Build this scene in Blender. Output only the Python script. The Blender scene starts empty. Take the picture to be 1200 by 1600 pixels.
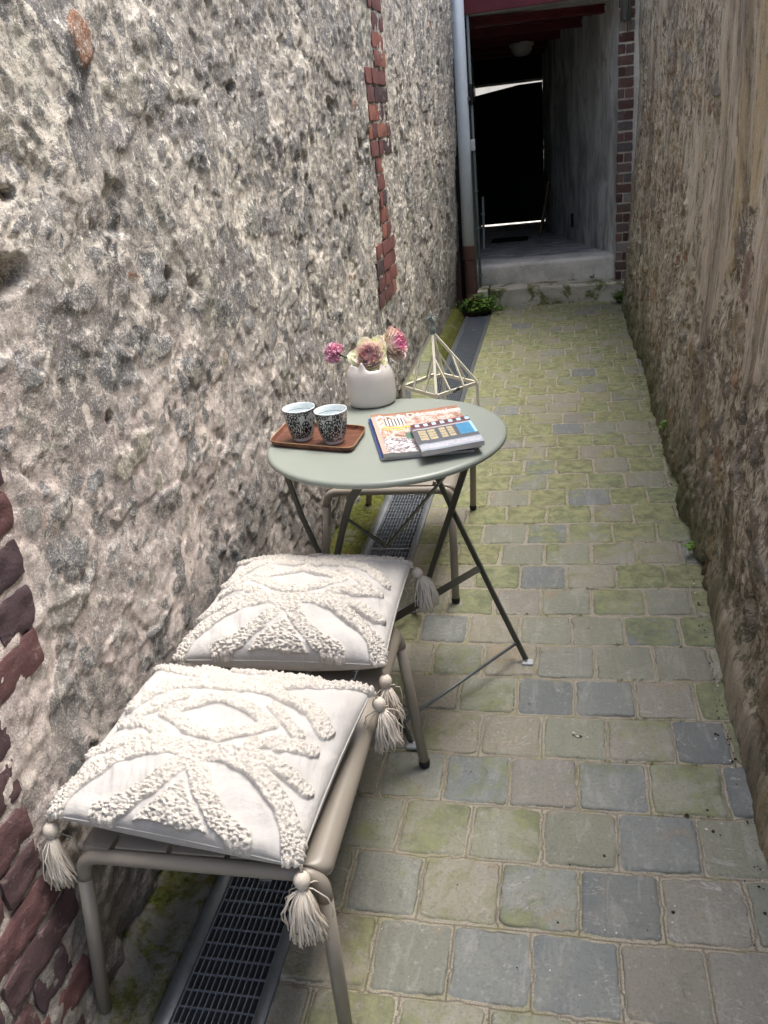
import bpy, bmesh, math, random
import numpy as np
from mathutils import Vector, Matrix
random.seed(7); rng=np.random.RandomState(11)
C=bpy.context.scene.collection
PI=math.pi

# ------------------------------------------------------------------ numpy noise
def _h(ix,iy,iz,s):
    n=(ix.astype(np.int64)*73856093)^(iy.astype(np.int64)*19349663)^(iz.astype(np.int64)*83492791)^(s*2654435)
    n=(n^(n>>13))*1274126177; n=n&0x7fffffff; n=(n^(n>>11))*668265263; n=n&0x7fffffff; n=n^(n>>15)
    return (n&0xffffff)/float(0xffffff)
def vn(x,y,z=None,s=0):
    if z is None: z=np.zeros_like(x)
    x0=np.floor(x);y0=np.floor(y);z0=np.floor(z)
    fx=x-x0;fy=y-y0;fz=z-z0
    fx=fx*fx*fx*(fx*(fx*6-15)+10);fy=fy*fy*fy*(fy*(fy*6-15)+10);fz=fz*fz*(3-2*fz)
    if not np.any(z): 
        a=_h(x0,y0,z0,s)*(1-fx)+_h(x0+1,y0,z0,s)*fx
        b=_h(x0,y0+1,z0,s)*(1-fx)+_h(x0+1,y0+1,z0,s)*fx
        return (a*(1-fy)+b*fy)*2-1
    r=0
    for dz in(0,1):
        a=_h(x0,y0,z0+dz,s)*(1-fx)+_h(x0+1,y0,z0+dz,s)*fx
        b=_h(x0,y0+1,z0+dz,s)*(1-fx)+_h(x0+1,y0+1,z0+dz,s)*fx
        r=r+(a*(1-fy)+b*fy)*(fz if dz else 1-fz)
    return r*2-1
def fbm(x,y,s=0,o=5,g=.5,ridge=False):
    r=0;a=1;t=0;c,sn=math.cos(.6),math.sin(.6)
    for i in range(o):
        n=vn(x,y,None,s+i*7)
        if ridge: n=1-2*np.abs(n)
        r=r+a*n;t+=a;a*=g;x,y=(c*x-sn*y)*2.03+5.1,(sn*x+c*y)*2.03+1.7
    return r/t
def voro(x,y,s=0,j=.9):
    x0=np.floor(x);y0=np.floor(y);z=np.zeros_like(x)
    f1=np.full(x.shape,9.);f2=np.full(x.shape,9.);idr=np.zeros(x.shape);cx=np.zeros(x.shape);cy=np.zeros(x.shape)
    for dx in(-1,0,1):
        for dy in(-1,0,1):
            a=x0+dx;b=y0+dy
            px=a+.5+j*(_h(a,b,z,s)-.5);py=b+.5+j*(_h(a,b,z,s+1)-.5)
            d=np.hypot(px-x,py-y);r=_h(a,b,z,s+2)
            m=d<f1
            f2=np.where(m,f1,np.minimum(f2,d));idr=np.where(m,r,idr);cx=np.where(m,px,cx);cy=np.where(m,py,cy);f1=np.where(m,d,f1)
    return f1,f2,idr,cx,cy
def ss(a,b,x):
    t=np.clip((x-a)/(b-a),0,1);return t*t*(3-2*t)

# ------------------------------------------------------------------ object helpers
def tag(o,label=None,cat=None,group=None,kind=None):
    if label:o['label']=label
    if cat:o['category']=cat
    if group:o['group']=group
    if kind:o['kind']=kind
    return o
def empty(name,loc,label=None,cat=None,group=None,rz=0):
    o=bpy.data.objects.new(name,None);C.objects.link(o);o.location=loc;o.rotation_euler=(0,0,rz);o.empty_display_size=.05
    return tag(o,label,cat,group)
class MB:
    def __init__(s): s.v=[];s.f=[];s.m=[];s.uv=[]
    def add(s,vs,fs,mi=0,uv=None):
        b=len(s.v);s.v+= [tuple(float(c) for c in p) for p in vs]
        for i,f in enumerate(fs):
            s.f.append([b+k for k in f]);s.m.append(mi)
            s.uv.append([uv[k] for k in f] if uv is not None else [(0,0)]*len(f))
        return s
    def box(s,a,b,mi=0,M=None):
        x0,y0,z0=a;x1,y1,z1=b
        vs=[Vector(p) for p in((x0,y0,z0),(x1,y0,z0),(x1,y1,z0),(x0,y1,z0),(x0,y0,z1),(x1,y0,z1),(x1,y1,z1),(x0,y1,z1))]
        if M is not None: vs=[M@p for p in vs]
        return s.add(vs,[(0,3,2,1),(4,5,6,7),(0,1,5,4),(1,2,6,5),(2,3,7,6),(3,0,4,7)],mi)
    def bar(s,p,q,w,t,up=(0,0,1),mi=0):   # flat bar from p to q, width w, thickness t
        p=Vector(p);q=Vector(q);d=(q-p);L=d.length;d.normalize();u=Vector(up);a=d.cross(u)
        if a.length<1e-4:a=d.cross(Vector((1,0,0)))
        a.normalize();b=a.cross(d)
        M=Matrix((( a.x,d.x,b.x,p.x),(a.y,d.y,b.y,p.y),(a.z,d.z,b.z,p.z),(0,0,0,1)))
        return s.box((-w/2,0,-t/2),(w/2,L,t/2),mi,M)
    def tube(s,pts,r,n=10,mi=0,cap=True,flat=None):
        pts=[Vector(p) for p in pts];k=len(pts)
        R=r if isinstance(r,(list,tuple)) else [r]*k
        T=[(pts[min(i+1,k-1)]-pts[max(i-1,0)]).normalized() for i in range(k)]
        a=T[0].orthogonal().normalized();vs=[]
        for i in range(k):
            a=(a-T[i]*a.dot(T[i]))
            if a.length<1e-6:a=T[i].orthogonal()
            a.normalize();b=T[i].cross(a)
            for j in range(n):
                t=2*PI*j/n;vs.append(pts[i]+a*(math.cos(t)*R[i])+b*(math.sin(t)*R[i]))
        fs=[(i*n+j,i*n+(j+1)%n,(i+1)*n+(j+1)%n,(i+1)*n+j) for i in range(k-1) for j in range(n)]
        if cap: fs+= [tuple(range(n))[::-1],tuple((k-1)*n+j for j in range(n))]
        return s.add(vs,fs,mi)
    def lathe(s,prof,n=48,c=(0,0,0),mi=0,fn=None,mis=None):
        k=len(prof);vs=[];uv=[]
        for i,(r,z) in enumerate(prof):
            for j in range(n+1):
                t=2*PI*j/n;p=(r*math.cos(t),r*math.sin(t),z)
                if fn:p=fn(p,t,i)
                vs.append((c[0]+p[0],c[1]+p[1],c[2]+p[2]));uv.append((j/n,i/(k-1)))
        for i in range(k-1):
            s.add([],[],0)
            pass
        b=len(s.v);s.v+=[tuple(map(float,p)) for p in vs]
        for i in range(k-1):
            for j in range(n):
                f=(i*(n+1)+j,i*(n+1)+j+1,(i+1)*(n+1)+j+1,(i+1)*(n+1)+j)
                s.f.append([b+q for q in f]);s.m.append(mis[i] if mis else mi);s.uv.append([uv[q] for q in f])
        return s
    def build(s,name,mats,parent=None,smooth=False,auto=None,loc=None):
        me=bpy.data.meshes.new(name);me.from_pydata(s.v,[],s.f);me.update()
        for m in (mats if isinstance(mats,(list,tuple)) else [mats]): me.materials.append(m)
        me.polygons.foreach_set('material_index',s.m)
        ul=me.uv_layers.new(name='UVMap');fl=[c for f in s.uv for p in f for c in p]
        if len(fl)==len(ul.data)*2: ul.data.foreach_set('uv',fl)
        if smooth: me.polygons.foreach_set('use_smooth',[True]*len(me.polygons))
        if auto is not None:
            me.polygons.foreach_set('use_smooth',[True]*len(me.polygons))
            bm=bmesh.new();bm.from_mesh(me);bmesh.ops.remove_doubles(bm,verts=bm.verts,dist=1e-5)
            for e in bm.edges:
                if len(e.link_faces)==2 and e.calc_face_angle(0)>auto: e.smooth=False
            bm.to_mesh(me);bm.free()
        o=bpy.data.objects.new(name,me);C.objects.link(o)
        if parent: o.parent=parent; o.matrix_parent_inverse=Matrix.Translation(-Vector(parent.location)) if parent.rotation_euler[2]==0 and parent.type=='EMPTY' else Matrix()
        return o
def bevel(o,w,seg=2,ang=.6):
    bm=bmesh.new();bm.from_mesh(o.data)
    es=[e for e in bm.edges if len(e.link_faces)==2 and e.calc_face_angle(0)>ang]
    bmesh.ops.bevel(bm,geom=es,offset=w,segments=seg,affect='EDGES',profile=.6,clamp_overlap=True)
    for f in bm.faces:f.smooth=True
    bm.to_mesh(o.data);bm.free()
    return o
def grid_obj(name,P,mat,attrs=None,parent=None,uv=None,flip=False,smooth=True):
    nu,nv=P.shape[:2];me=bpy.data.meshes.new(name)
    idx=np.arange(nu*nv).reshape(nu,nv)
    q=np.stack([idx[:-1,:-1],idx[1:,:-1],idx[1:,1:],idx[:-1,1:]],-1).reshape(-1,4)
    if flip:q=q[:,::-1]
    me.vertices.add(nu*nv);me.vertices.foreach_set('co',P.reshape(-1).astype(np.float32))
    me.loops.add(q.size);me.loops.foreach_set('vertex_index',q.reshape(-1).astype(np.int32))
    me.polygons.add(len(q));me.polygons.foreach_set('loop_start',(np.arange(len(q))*4).astype(np.int32))
    me.polygons.foreach_set('loop_total',np.full(len(q),4,np.int32))
    me.update(calc_edges=True);me.validate()
    if smooth: me.polygons.foreach_set('use_smooth',np.ones(len(q),bool))
    for k,a in (attrs or {}).items():
        at=me.attributes.new(k,'FLOAT','POINT');at.data.foreach_set('value',np.broadcast_to(a,(nu,nv)).reshape(-1).astype(np.float32))
    me.materials.append(mat)
    o=bpy.data.objects.new(name,me);C.objects.link(o)
    if parent:o.parent=parent;o.matrix_parent_inverse=Matrix.Translation(-Vector(parent.location))
    return o

# ------------------------------------------------------------------ node helpers
class N:
    def __init__(s,name,rough=.7,spec=.3,metal=0,color=(.5,.5,.5)):
        s.m=bpy.data.materials.new(name);s.m.use_nodes=True;s.t=s.m.node_tree;s.b=s.t.nodes['Principled BSDF']
        s.b.inputs['Roughness'].default_value=rough;s.b.inputs['Specular IOR Level'].default_value=spec;s.b.inputs['Metallic'].default_value=metal
        s.b.inputs['Base Color'].default_value=(*color,1)
        s.obj=s.n('ShaderNodeTexCoord').outputs['Object']
    def n(s,k): return s.t.nodes.new(k)
    def set(s,i,v):
        if hasattr(v,'is_linked') or isinstance(v,bpy.types.NodeSocket): s.t.links.new(v,i)
        elif isinstance(v,(tuple,list)) and len(v)==3 and i.type=='RGBA': i.default_value=(*v,1)
        else: i.default_value=v
    def noise(s,scale=5,detail=4,rough=.5,dist=0,v=None,out='Fac'):
        n=s.n('ShaderNodeTexNoise');s.set(n.inputs['Vector'],v or s.obj);s.set(n.inputs['Scale'],scale);n.inputs['Detail'].default_value=detail;n.inputs['Roughness'].default_value=rough;n.inputs['Distortion'].default_value=dist
        return n.outputs[out]
    def vor(s,scale=5,v=None,feature='F1',out='Distance',rand=1):
        n=s.n('ShaderNodeTexVoronoi');n.feature=feature;s.set(n.inputs['Vector'],v or s.obj);s.set(n.inputs['Scale'],scale);n.inputs['Randomness'].default_value=rand
        return n.outputs[out]
    def vscale(s,sc,v=None,rot=(0,0,0)):
        n=s.n('ShaderNodeMapping');s.set(n.inputs['Vector'],v or s.obj);n.inputs['Scale'].default_value=sc;n.inputs['Rotation'].default_value=rot
        return n.outputs[0]
    def attr(s,name):
        n=s.n('ShaderNodeAttribute');n.attribute_name=name;return n.outputs['Fac']
    def uv(s):
        n=s.n('ShaderNodeUVMap');return n.outputs[0]
    def sep(s,v=None):
        n=s.n('ShaderNodeSeparateXYZ');s.set(n.inputs[0],v or s.obj);return n.outputs
    def comb(s,x,y,z=0.):
        n=s.n('ShaderNodeCombineXYZ')
        for i,k in enumerate((x,y,z)): s.set(n.inputs[i],k)
        return n.outputs[0]
    def ramp(s,f,st,interp='LINEAR'):
        n=s.n('ShaderNodeValToRGB');s.set(n.inputs[0],f);e=n.color_ramp.elements;n.color_ramp.interpolation=interp
        while len(e)<len(st):e.new(.5)
        for k,(p,c) in zip(e,st):
            k.position=p;k.color=(*c,1) if isinstance(c,(tuple,list)) else (c,c,c,1)
        return n.outputs[0]
    def mix(s,f,a,b,mode='MIX'):
        n=s.n('ShaderNodeMix');n.data_type='RGBA';n.blend_type=mode;n.clamp_factor=True
        s.set(n.inputs[0],f);s.set(n.inputs[6],a);s.set(n.inputs[7],b);return n.outputs[2]
    def math(s,op,a,b=0.,c=None,clamp=False):
        n=s.n('ShaderNodeMath');n.operation=op;n.use_clamp=clamp;s.set(n.inputs[0],a);s.set(n.inputs[1],b)
        if c is not None:s.set(n.inputs[2],c)
        return n.outputs[0]
    def sm(s,a,b,x):   # smoothstep
        n=s.n('ShaderNodeMapRange');n.interpolation_type='SMOOTHSTEP';s.set(n.inputs[0],x);s.set(n.inputs[1],a);s.set(n.inputs[2],b);n.inputs[3].default_value=0;n.inputs[4].default_value=1
        return n.outputs[0]
    def bump(s,h,strength=.5,dist=.002,norm=None):
        n=s.n('ShaderNodeBump');s.set(n.inputs['Height'],h);n.inputs['Strength'].default_value=strength;n.inputs['Distance'].default_value=dist
        if norm is not None:s.set(n.inputs['Normal'],norm)
        return n.outputs[0]
    def fin(s,col=None,nrm=None,rough=None):
        if col is not None:s.set(s.b.inputs['Base Color'],col)
        if nrm is not None:s.set(s.b.inputs['Normal'],nrm)
        if rough is not None:s.set(s.b.inputs['Roughness'],rough)
        return s.m

def M_paint(name,c,rough=.45,spec=.4,grain=.04,metal=0,bs=.08):
    k=N(name,rough,spec,metal)
    f=k.noise(6,5,.6);g=k.noise(420,2,.5)
    col=k.mix(f,tuple(x*(1-grain*2) for x in c),tuple(min(1,x*(1+grain*2)) for x in c))
    return k.fin(col,k.bump(g,bs,.0006),k.math('ADD',rough-.06,k.math('MULTIPLY',f,.12)))

# ------------------------------------------------------------------ materials
def wall_left_mat():
    k=N('lime_mortar_and_stone',.92,.15)
    stone=k.attr('stone');r=k.attr('rnd');sme=k.attr('lay')
    z=k.sep()[2];y=k.sep()[1]
    st=k.vscale((1,1,1.05),rot=(.12,0,0));st2=k.vscale((1,.9,1.0),rot=(.8,0,0));iso=k.vscale((1,1,1.0),rot=(.6,0,0))
    big=k.noise(1.3,4,.6,.4,st);mid=k.noise(9,6,.65,.6,st);fine=k.noise(70,6,.78,.1,st);grain=k.noise(330,3,.8)
    # how far up / along: the fleck pattern takes over from the pinkish trowelled mortar
    upf=k.sm(-.25,.45,k.math('ADD',k.math('SUBTRACT',k.math('MULTIPLY',z,.75),1.25),k.math('ADD',k.math('MULTIPLY',y,.35),k.math('MULTIPLY',k.math('SUBTRACT',big,.5),1.2))))
    m1=k.mix(k.sm(.36,.60,mid),(.47,.395,.37),(.86,.74,.675));m2=k.mix(k.sm(.36,.60,mid),(.56,.51,.43),(.94,.87,.74))
    mort=k.mix(upf,m1,m2)
    # grey trowelled / weathered faces
    sm_=k.sm(.42,.58,k.math('ADD',sme,k.math('MULTIPLY',k.math('SUBTRACT',k.noise(45,5,.75,.5),.5),.8)))
    gcol=k.mix(k.noise(7,4,.6,.4),(.155,.155,.155),(.32,.31,.30));gcol=k.mix(k.math('SUBTRACT',1.,upf),gcol,k.mix(k.noise(5,4,.6),(.23,.205,.20),(.43,.365,.335)))
    mort=k.mix(k.math('MULTIPLY',sm_,k.sm(.38,.58,k.noise(2.2,3,.6,.4))),mort,gcol)
    # charcoal crust in ragged upright flecks
    mort=k.mix(k.math('MULTIPLY',k.sm(.5,.56,k.noise(5.5,6,.72,.5,iso)),k.math('SUBTRACT',.62,k.math('MULTIPLY',upf,.5))),mort,k.mix(fine,(.24,.215,.205),(.46,.42,.39)))
    c1=k.math('ADD',k.math('MULTIPLY',k.noise(3.4,6,.7,.6,st),.45),k.math('MULTIPLY',k.noise(24,6,.75,.9,st2),.55))
    th=k.math('SUBTRACT',.555,k.math('MULTIPLY',upf,.062))
    lp=k.sm(.49,.57,k.math('ADD',k.math('MULTIPLY',k.noise(2.1,4,.6,.6,iso),.72),k.math('MULTIPLY',k.noise(30,5,.75,.6,st2),.28)));mort=k.mix(k.math('MULTIPLY',lp,.55),mort,k.mix(k.noise(35,5,.75,.3),(.15,.145,.14),(.42,.395,.37)))
    crust=k.sm(th,k.math('ADD',th,.035),c1)
    mort=k.mix(k.math('MULTIPLY',crust,.75),mort,k.mix(fine,(.10,.10,.10),(.33,.32,.31)))
    fk=k.sm(.545,.58,k.noise(52,5,.75,1.0,st2));mort=k.mix(k.math('MULTIPLY',fk,k.math('ADD',.15,k.math('MULTIPLY',upf,.45))),mort,(.13,.13,.125))
    sc=k.ramp(r,[(0,(.11,.12,.13)),(.25,(.20,.21,.22)),(.45,(.30,.285,.28)),(.62,(.15,.15,.15)),(.8,(.34,.33,.31)),(.985,(.30,.285,.22)),(1,(.36,.17,.09))])
    sc=k.mix(k.sm(.45,.7,k.noise(38,5,.75,.5)),sc,k.mix(.5,sc,(.62,.59,.53)))
    sm=k.sm(.42,.56,k.math('ADD',stone,k.math('MULTIPLY',k.math('SUBTRACT',k.noise(60,5,.75),.5),.8)))
    col=k.mix(k.math('MULTIPLY',sm,.88),mort,sc)
    pale=k.sm(.56,.59,k.noise(30,6,.78,.5,k.vscale((1,1.1,.95),rot=(.3,0,0))))
    col=k.mix(k.math('MULTIPLY',pale,k.math('ADD',.5,k.math('MULTIPLY',upf,.45))),col,(.95,.90,.79))
    col=k.mix(k.math('MULTIPLY',k.sm(.58,.72,k.noise(2.2,4,.6,0,None)),.4),col,(.34,.37,.25))
    col=k.mix(k.math('MULTIPLY',k.sm(.67,.71,k.noise(5,5,.7,.6)),.5),col,(.42,.29,.19))
    sp=k.sm(.54,.62,grain);col=k.mix(k.math('MULTIPLY',sp,.5),col,(.12,.115,.11))
    sp2=k.sm(.54,.61,k.noise(230,3,.7,0,k.vscale((1,1,1),rot=(1,2,.4))));col=k.mix(k.math('MULTIPLY',sp2,.5),col,(.90,.86,.79))
    dull=k.sm(.72,.15,k.math('ADD',z,k.math('MULTIPLY',k.math('SUBTRACT',mid,.5),.6)))  # wall colour darkens towards the foot, with a ragged upper edge
    col=k.mix(k.math('MULTIPLY',dull,.62),col,k.mix(mid,(.06,.062,.052),(.25,.24,.215)))
    h=k.math('ADD',k.math('MULTIPLY',fine,.8),k.math('MULTIPLY',grain,.5))
    h=k.math('ADD',h,k.math('MULTIPLY',k.noise(24,6,.78,.3,st2),k.math('SUBTRACT',1.1,k.math('MULTIPLY',sme,.6))))
    h=k.math('SUBTRACT',h,k.math('MULTIPLY',crust,.18))
    return k.fin(col,k.bump(h,1.,.0065))
def wall_right_mat():
    k=N('weathered_render_and_rubble',.9,.15)
    z=k.sep()[2];y=k.sep()[1];stone=k.attr('stone');r=k.attr('rnd');pl=k.attr('plas')
    vs=k.vscale((1,1.4,.42));vs2=k.vscale((1,1.5,.85));vs3=k.vscale((1,2.0,.5))
    a=k.noise(2.4,6,.65,.5,vs);b=k.noise(9,6,.72,.6,vs2);f=k.noise(60,5,.75,.3);g=k.noise(260,3,.75)
    pc=k.mix(k.sm(.38,.62,a),(.38,.31,.23),(.72,.61,.48))
    pc=k.mix(k.math('MULTIPLY',k.sm(.5,.62,k.noise(4,5,.65,.4,vs)),.75),pc,(.46,.36,.29))
    pc=k.mix(k.math('MULTIPLY',k.sm(.54,.62,k.noise(2.7,5,.6,.3,k.vscale((1,1.5,.28),rot=(0,.1,0)))),.8),pc,(.54,.42,.24))
    pc=k.mix(k.math('MULTIPLY',k.sm(.56,.64,k.noise(2.3,5,.65,.3,k.vscale((1,1.7,.2),rot=(1,0,0)))),.8),pc,(.42,.415,.36))
    pc=k.mix(k.math('MULTIPLY',k.sm(.5,.60,k.noise(11,6,.75,.7,vs3)),.75),pc,(.15,.13,.10))
    pc=k.mix(k.math('MULTIPLY',k.sm(.55,.60,k.noise(30,6,.78,.6,k.vscale((1,1.4,.7)))),.7),pc,(.62,.56,.46))
    rub=k.mix(k.sm(.42,.58,k.noise(16,6,.75,.8,vs2)),(.19,.155,.11),(.66,.56,.43))
    rub=k.mix(k.math('MULTIPLY',k.sm(.55,.60,k.noise(40,5,.78,.6)),.8),rub,(.64,.58,.48))
    rub=k.mix(k.math('MULTIPLY',k.sm(.54,.60,k.noise(21,5,.75,.6,vs2)),.75),rub,(.075,.065,.048))
    sc=k.ramp(r,[(0,(.12,.10,.08)),(.3,(.27,.22,.165)),(.5,(.17,.16,.145)),(.7,(.38,.29,.17)),(.86,(.34,.18,.09)),(.95,(.22,.10,.07)),(1,(.5,.47,.43))])
    sc=k.mix(k.sm(.45,.7,f),sc,k.mix(.5,sc,(.44,.39,.32)))
    sm=k.sm(.40,.56,k.math('ADD',stone,k.math('MULTIPLY',k.math('SUBTRACT',f,.5),.6)))
    rub=k.mix(k.math('MULTIPLY',sm,.85),rub,sc)
    col=k.mix(k.sm(.40,.56,k.math('ADD',pl,k.math('MULTIPLY',k.math('SUBTRACT',k.noise(14,6,.75,.5,vs2),.5),.9))),rub,pc)
    col=k.mix(k.math('MULTIPLY',k.math('MULTIPLY',k.sm(2.8,3.8,y),k.sm(.5,.57,k.noise(14,6,.75,.7,vs3))),.75),col,(.62,.59,.46))
    st_=k.sm(.50,.60,k.noise(1.9,5,.62,.5,k.vscale((1,2.0,.22),rot=(.0,.3,0))));col=k.mix(k.math('MULTIPLY',st_,.5),col,(.14,.115,.09))
    sp=k.sm(.57,.64,g);col=k.mix(k.math('MULTIPLY',sp,.5),col,(.05,.042,.035))
    sp2=k.sm(.58,.64,k.noise(200,3,.7,0,k.vscale((1,1,1),rot=(1,2,.4))));col=k.mix(k.math('MULTIPLY',sp2,.35),col,(.70,.64,.54))
    lo=k.sm(1.05,.1,k.math('ADD',z,k.math('MULTIPLY',k.math('SUBTRACT',k.noise(5,5,.7,.4),.5),.9)));col=k.mix(k.math('MULTIPLY',lo,.2),col,(.11,.10,.065))
    ms=k.sm(.40,.02,k.math('ADD',z,k.math('MULTIPLY',k.math('SUBTRACT',k.noise(6,5,.7,.4),.5),.85)))
    mf=k.math('MULTIPLY',ms,k.math('ADD',.35,k.math('MULTIPLY',k.sm(1.6,2.8,y),.65)))
    col=k.mix(k.math('MULTIPLY',mf,.68),col,k.mix(k.noise(40,4,.7),(.025,.03,.012),(.13,.14,.045)))
    h=k.math('ADD',k.math('MULTIPLY',f,.9),k.math('MULTIPLY',g,.45))
    h=k.math('ADD',h,k.math('MULTIPLY',b,.9));h=k.math('ADD',h,k.math('MULTIPLY',k.noise(22,6,.75,.6,k.vscale((1,1.2,.5))),.9))
    return k.fin(col,k.bump(h,1.,.007))
def paver_mat():
    k=N('sandstone_setts',.8,.25)
    d=k.attr('d');r=k.attr('r1');r2=k.attr('r2');y=k.sep()[1];x=k.sep()[0]
    off=k.comb(k.math('MULTIPLY',r,37.),k.math('MULTIPLY',r2,51.),0.)
    va=k.n('ShaderNodeVectorMath');k.set(va.inputs[0],k.obj);k.set(va.inputs[1],off);vv=va.outputs[0]
    base=k.ramp(r,[(0,(.150,.168,.172)),(.18,(.19,.205,.195)),(.30,(.225,.232,.198)),(.50,(.235,.240,.180)),(.68,(.265,.252,.200)),(.82,(.285,.258,.198)),(.93,(.225,.215,.190)),(1,(.235,.222,.195))])
    cl=k.noise(6,5,.6,.6,vv);base=k.mix(k.math('MULTIPLY',k.sm(.35,.7,cl),.5),base,k.mix(.5,base,(.34,.33,.26)));base=k.mix(1.,base,k.ramp(r2,[(0,.84),(.5,1.),(1,1.08)]),'MULTIPLY')
    str_=k.noise(30,5,.7,.8,k.vscale((1,.22,1),vv,rot=(0,0,.5)))
    base=k.mix(k.math('MULTIPLY',k.sm(.5,.68,str_),.30),base,(.40,.39,.36))
    rust=k.sm(.6,.72,k.noise(9,4,.6,.4,vv));base=k.mix(k.math('MULTIPLY',rust,.35),base,(.30,.20,.11))
    blot=k.noise(3.4,5,.65,.5,vv);base=k.mix(k.math('MULTIPLY',k.sm(.5,.64,blot),.5),base,k.mix(.35,base,(.17,.175,.13)))
    cr=k.sm(.012,.0,k.math('ABSOLUTE',k.math('SUBTRACT',k.noise(3.0,4,.6,.5,vv),.52)));crm=k.math('MULTIPLY',cr,k.sm(.45,.6,k.noise(6,3,.5,0,vv)))
    base=k.mix(k.math('MULTIPLY',crm,.08),base,(.12,.12,.10))
    vn_=k.sm(.010,.0,k.math('ABSOLUTE',k.math('SUBTRACT',k.noise(5,3,.6,1.6,k.vscale((1,2.2,1),vv,rot=(0,0,.7))),.47)));base=k.mix(k.math('MULTIPLY',vn_,k.math('MULTIPLY',k.sm(.5,.62,k.noise(5,2,.5,0,k.vscale((1,1,1),vv,rot=(1,0,0)))),.45)),base,(.50,.50,.48))
    fine=k.noise(150,4,.75,0);base=k.mix(k.math('MULTIPLY',k.sm(.48,.66,fine),.42),base,(.11,.11,.09))
    base=k.mix(k.math('MULTIPLY',k.sm(.6,.7,k.noise(70,3,.6,0,vv)),.3),base,(.42,.41,.38))
    # algae
    far=k.math('ADD',k.math('MULTIPLY',k.sm(1.5,3.4,y),.85),k.math('MULTIPLY',k.sm(-.2,-.5,x),.10))
    al=k.noise(5.5,5,.65,.5,vv);al2=k.noise(22,5,.7,.5)
    thr=k.math('SUBTRACT',.53,k.math('MULTIPLY',far,.225))
    thr=k.math('SUBTRACT',thr,k.math('MULTIPLY',k.math('SUBTRACT',r2,.5),.36))
    thr=k.math('ADD',thr,k.math('MULTIPLY',k.sm(.26,.1,r),.12))
    am=k.sm(thr,k.math('ADD',thr,.13),k.math('ADD',k.math('MULTIPLY',al,.7),k.math('MULTIPLY',al2,.3)))
    ac=k.mix(far,k.mix(k.sm(.35,.65,al2),(.07,.085,.022),(.20,.22,.085)),k.mix(k.sm(.35,.65,al2),(.105,.125,.035),(.29,.30,.13)))
    base=k.mix(k.math('MULTIPLY',am,k.math('ADD',.62,k.math('MULTIPLY',far,.10))),base,ac)
    # joints
    jn=k.noise(420,3,.75);jc=k.mix(k.sm(.35,.65,jn),(.27,.245,.19),(.46,.42,.335));jc=k.mix(k.math('MULTIPLY',k.sm(.6,.66,k.noise(260,2,.6)),.6),jc,(.16,.13,.10))
    jc=k.mix(k.math('MULTIPLY',k.sm(.5,.62,k.noise(14,4,.6)),k.math('ADD',.3,k.math('MULTIPLY',far,.5))),jc,(.24,.25,.09))
    de=k.math('ADD',d,k.math('MULTIPLY',k.math('SUBTRACT',k.noise(90,4,.7),.5),.0035))
    jm=k.sm(.0016,.0006,de)
    col=k.mix(jm,base,jc)
    ed=k.math('MULTIPLY',k.sm(.0026,.0,k.math('ABSOLUTE',k.math('SUBTRACT',de,.0022))),k.sm(.44,.6,k.noise(11,3,.6)));col=k.mix(k.math('MULTIPLY',ed,.75),col,(.085,.08,.06))
    col=k.mix(k.math('MULTIPLY',k.sm(.68,.73,k.noise(95,3,.65)),.45),col,(.07,.06,.05))
    h=k.math('ADD',k.math('MULTIPLY',k.noise(26,6,.65,.8,vv),1.0),k.math('MULTIPLY',fine,.35))
    h=k.math('ADD',h,k.math('MULTIPLY',k.math('MULTIPLY',jn,jm),.5))
    h=k.math('SUBTRACT',h,k.math('MULTIPLY',crm,.22))
    n1=k.bump(h,.9,.0045)
    return k.fin(col,n1,k.mix(jm,k.ramp(cl,[(0,.55),(1,.85)]),(.95,.95,.95)))
def brick_mat(name='old_red_brick',cols=None,dark=0):
    k=N(name,.85,.2)
    r=k.attr('rnd')
    base=k.ramp(r,cols or [(0,(.075,.052,.058)),(.3,(.125,.066,.066)),(.6,(.22,.088,.078)),(.8,(.33,.14,.10)),(1,(.12,.09,.09))])
    f=k.noise(18,6,.7,.4);g=k.noise(160,4,.7)
    base=k.mix(k.math('MULTIPLY',k.sm(.45,.7,f),.6),base,k.mix(.5,base,(.10,.07,.07)))
    base=k.mix(k.math('MULTIPLY',k.sm(.58,.66,k.noise(26,5,.75,.5)),.5),base,(.30,.25,.22));base=k.mix(k.math('MULTIPLY',k.sm(.66,.72,k.noise(45,5,.75,.3)),.5),base,(.45,.40,.35))
    base=k.mix(k.math('MULTIPLY',k.sm(.6,.68,g),.5),base,(.06,.03,.03))
    return k.fin(base,k.bump(k.math('ADD',k.math('MULTIPLY',f,.8),k.math('MULTIPLY',g,.4)),.8,.005))
def moss_mat():
    k=N('moss_and_damp_cement',.95,.1)
    y=k.sep()[1]
    a=k.noise(9,5,.7,.4);f=k.noise(70,5,.75);g=k.noise(300,3,.7)
    gr=k.mix(k.sm(.3,.7,f),(.02,.028,.006),(.17,.185,.045));gr=k.mix(k.math('MULTIPLY',k.sm(.4,.62,k.noise(16,5,.7)),.6),gr,(.085,.085,.03));gr=k.mix(k.sm(.58,.7,k.noise(25,4,.6)),gr,(.12,.09,.03))
    col=k.mix(k.sm(.42,.58,k.math('ADD',a,k.math('MULTIPLY',k.sm(.8,3.,y),.12))),k.mix(f,(.12,.115,.10),(.26,.25,.22)),gr)
    return k.fin(col,k.bump(k.math('ADD',f,k.math('MULTIPLY',g,.6)),1,.006))
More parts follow.
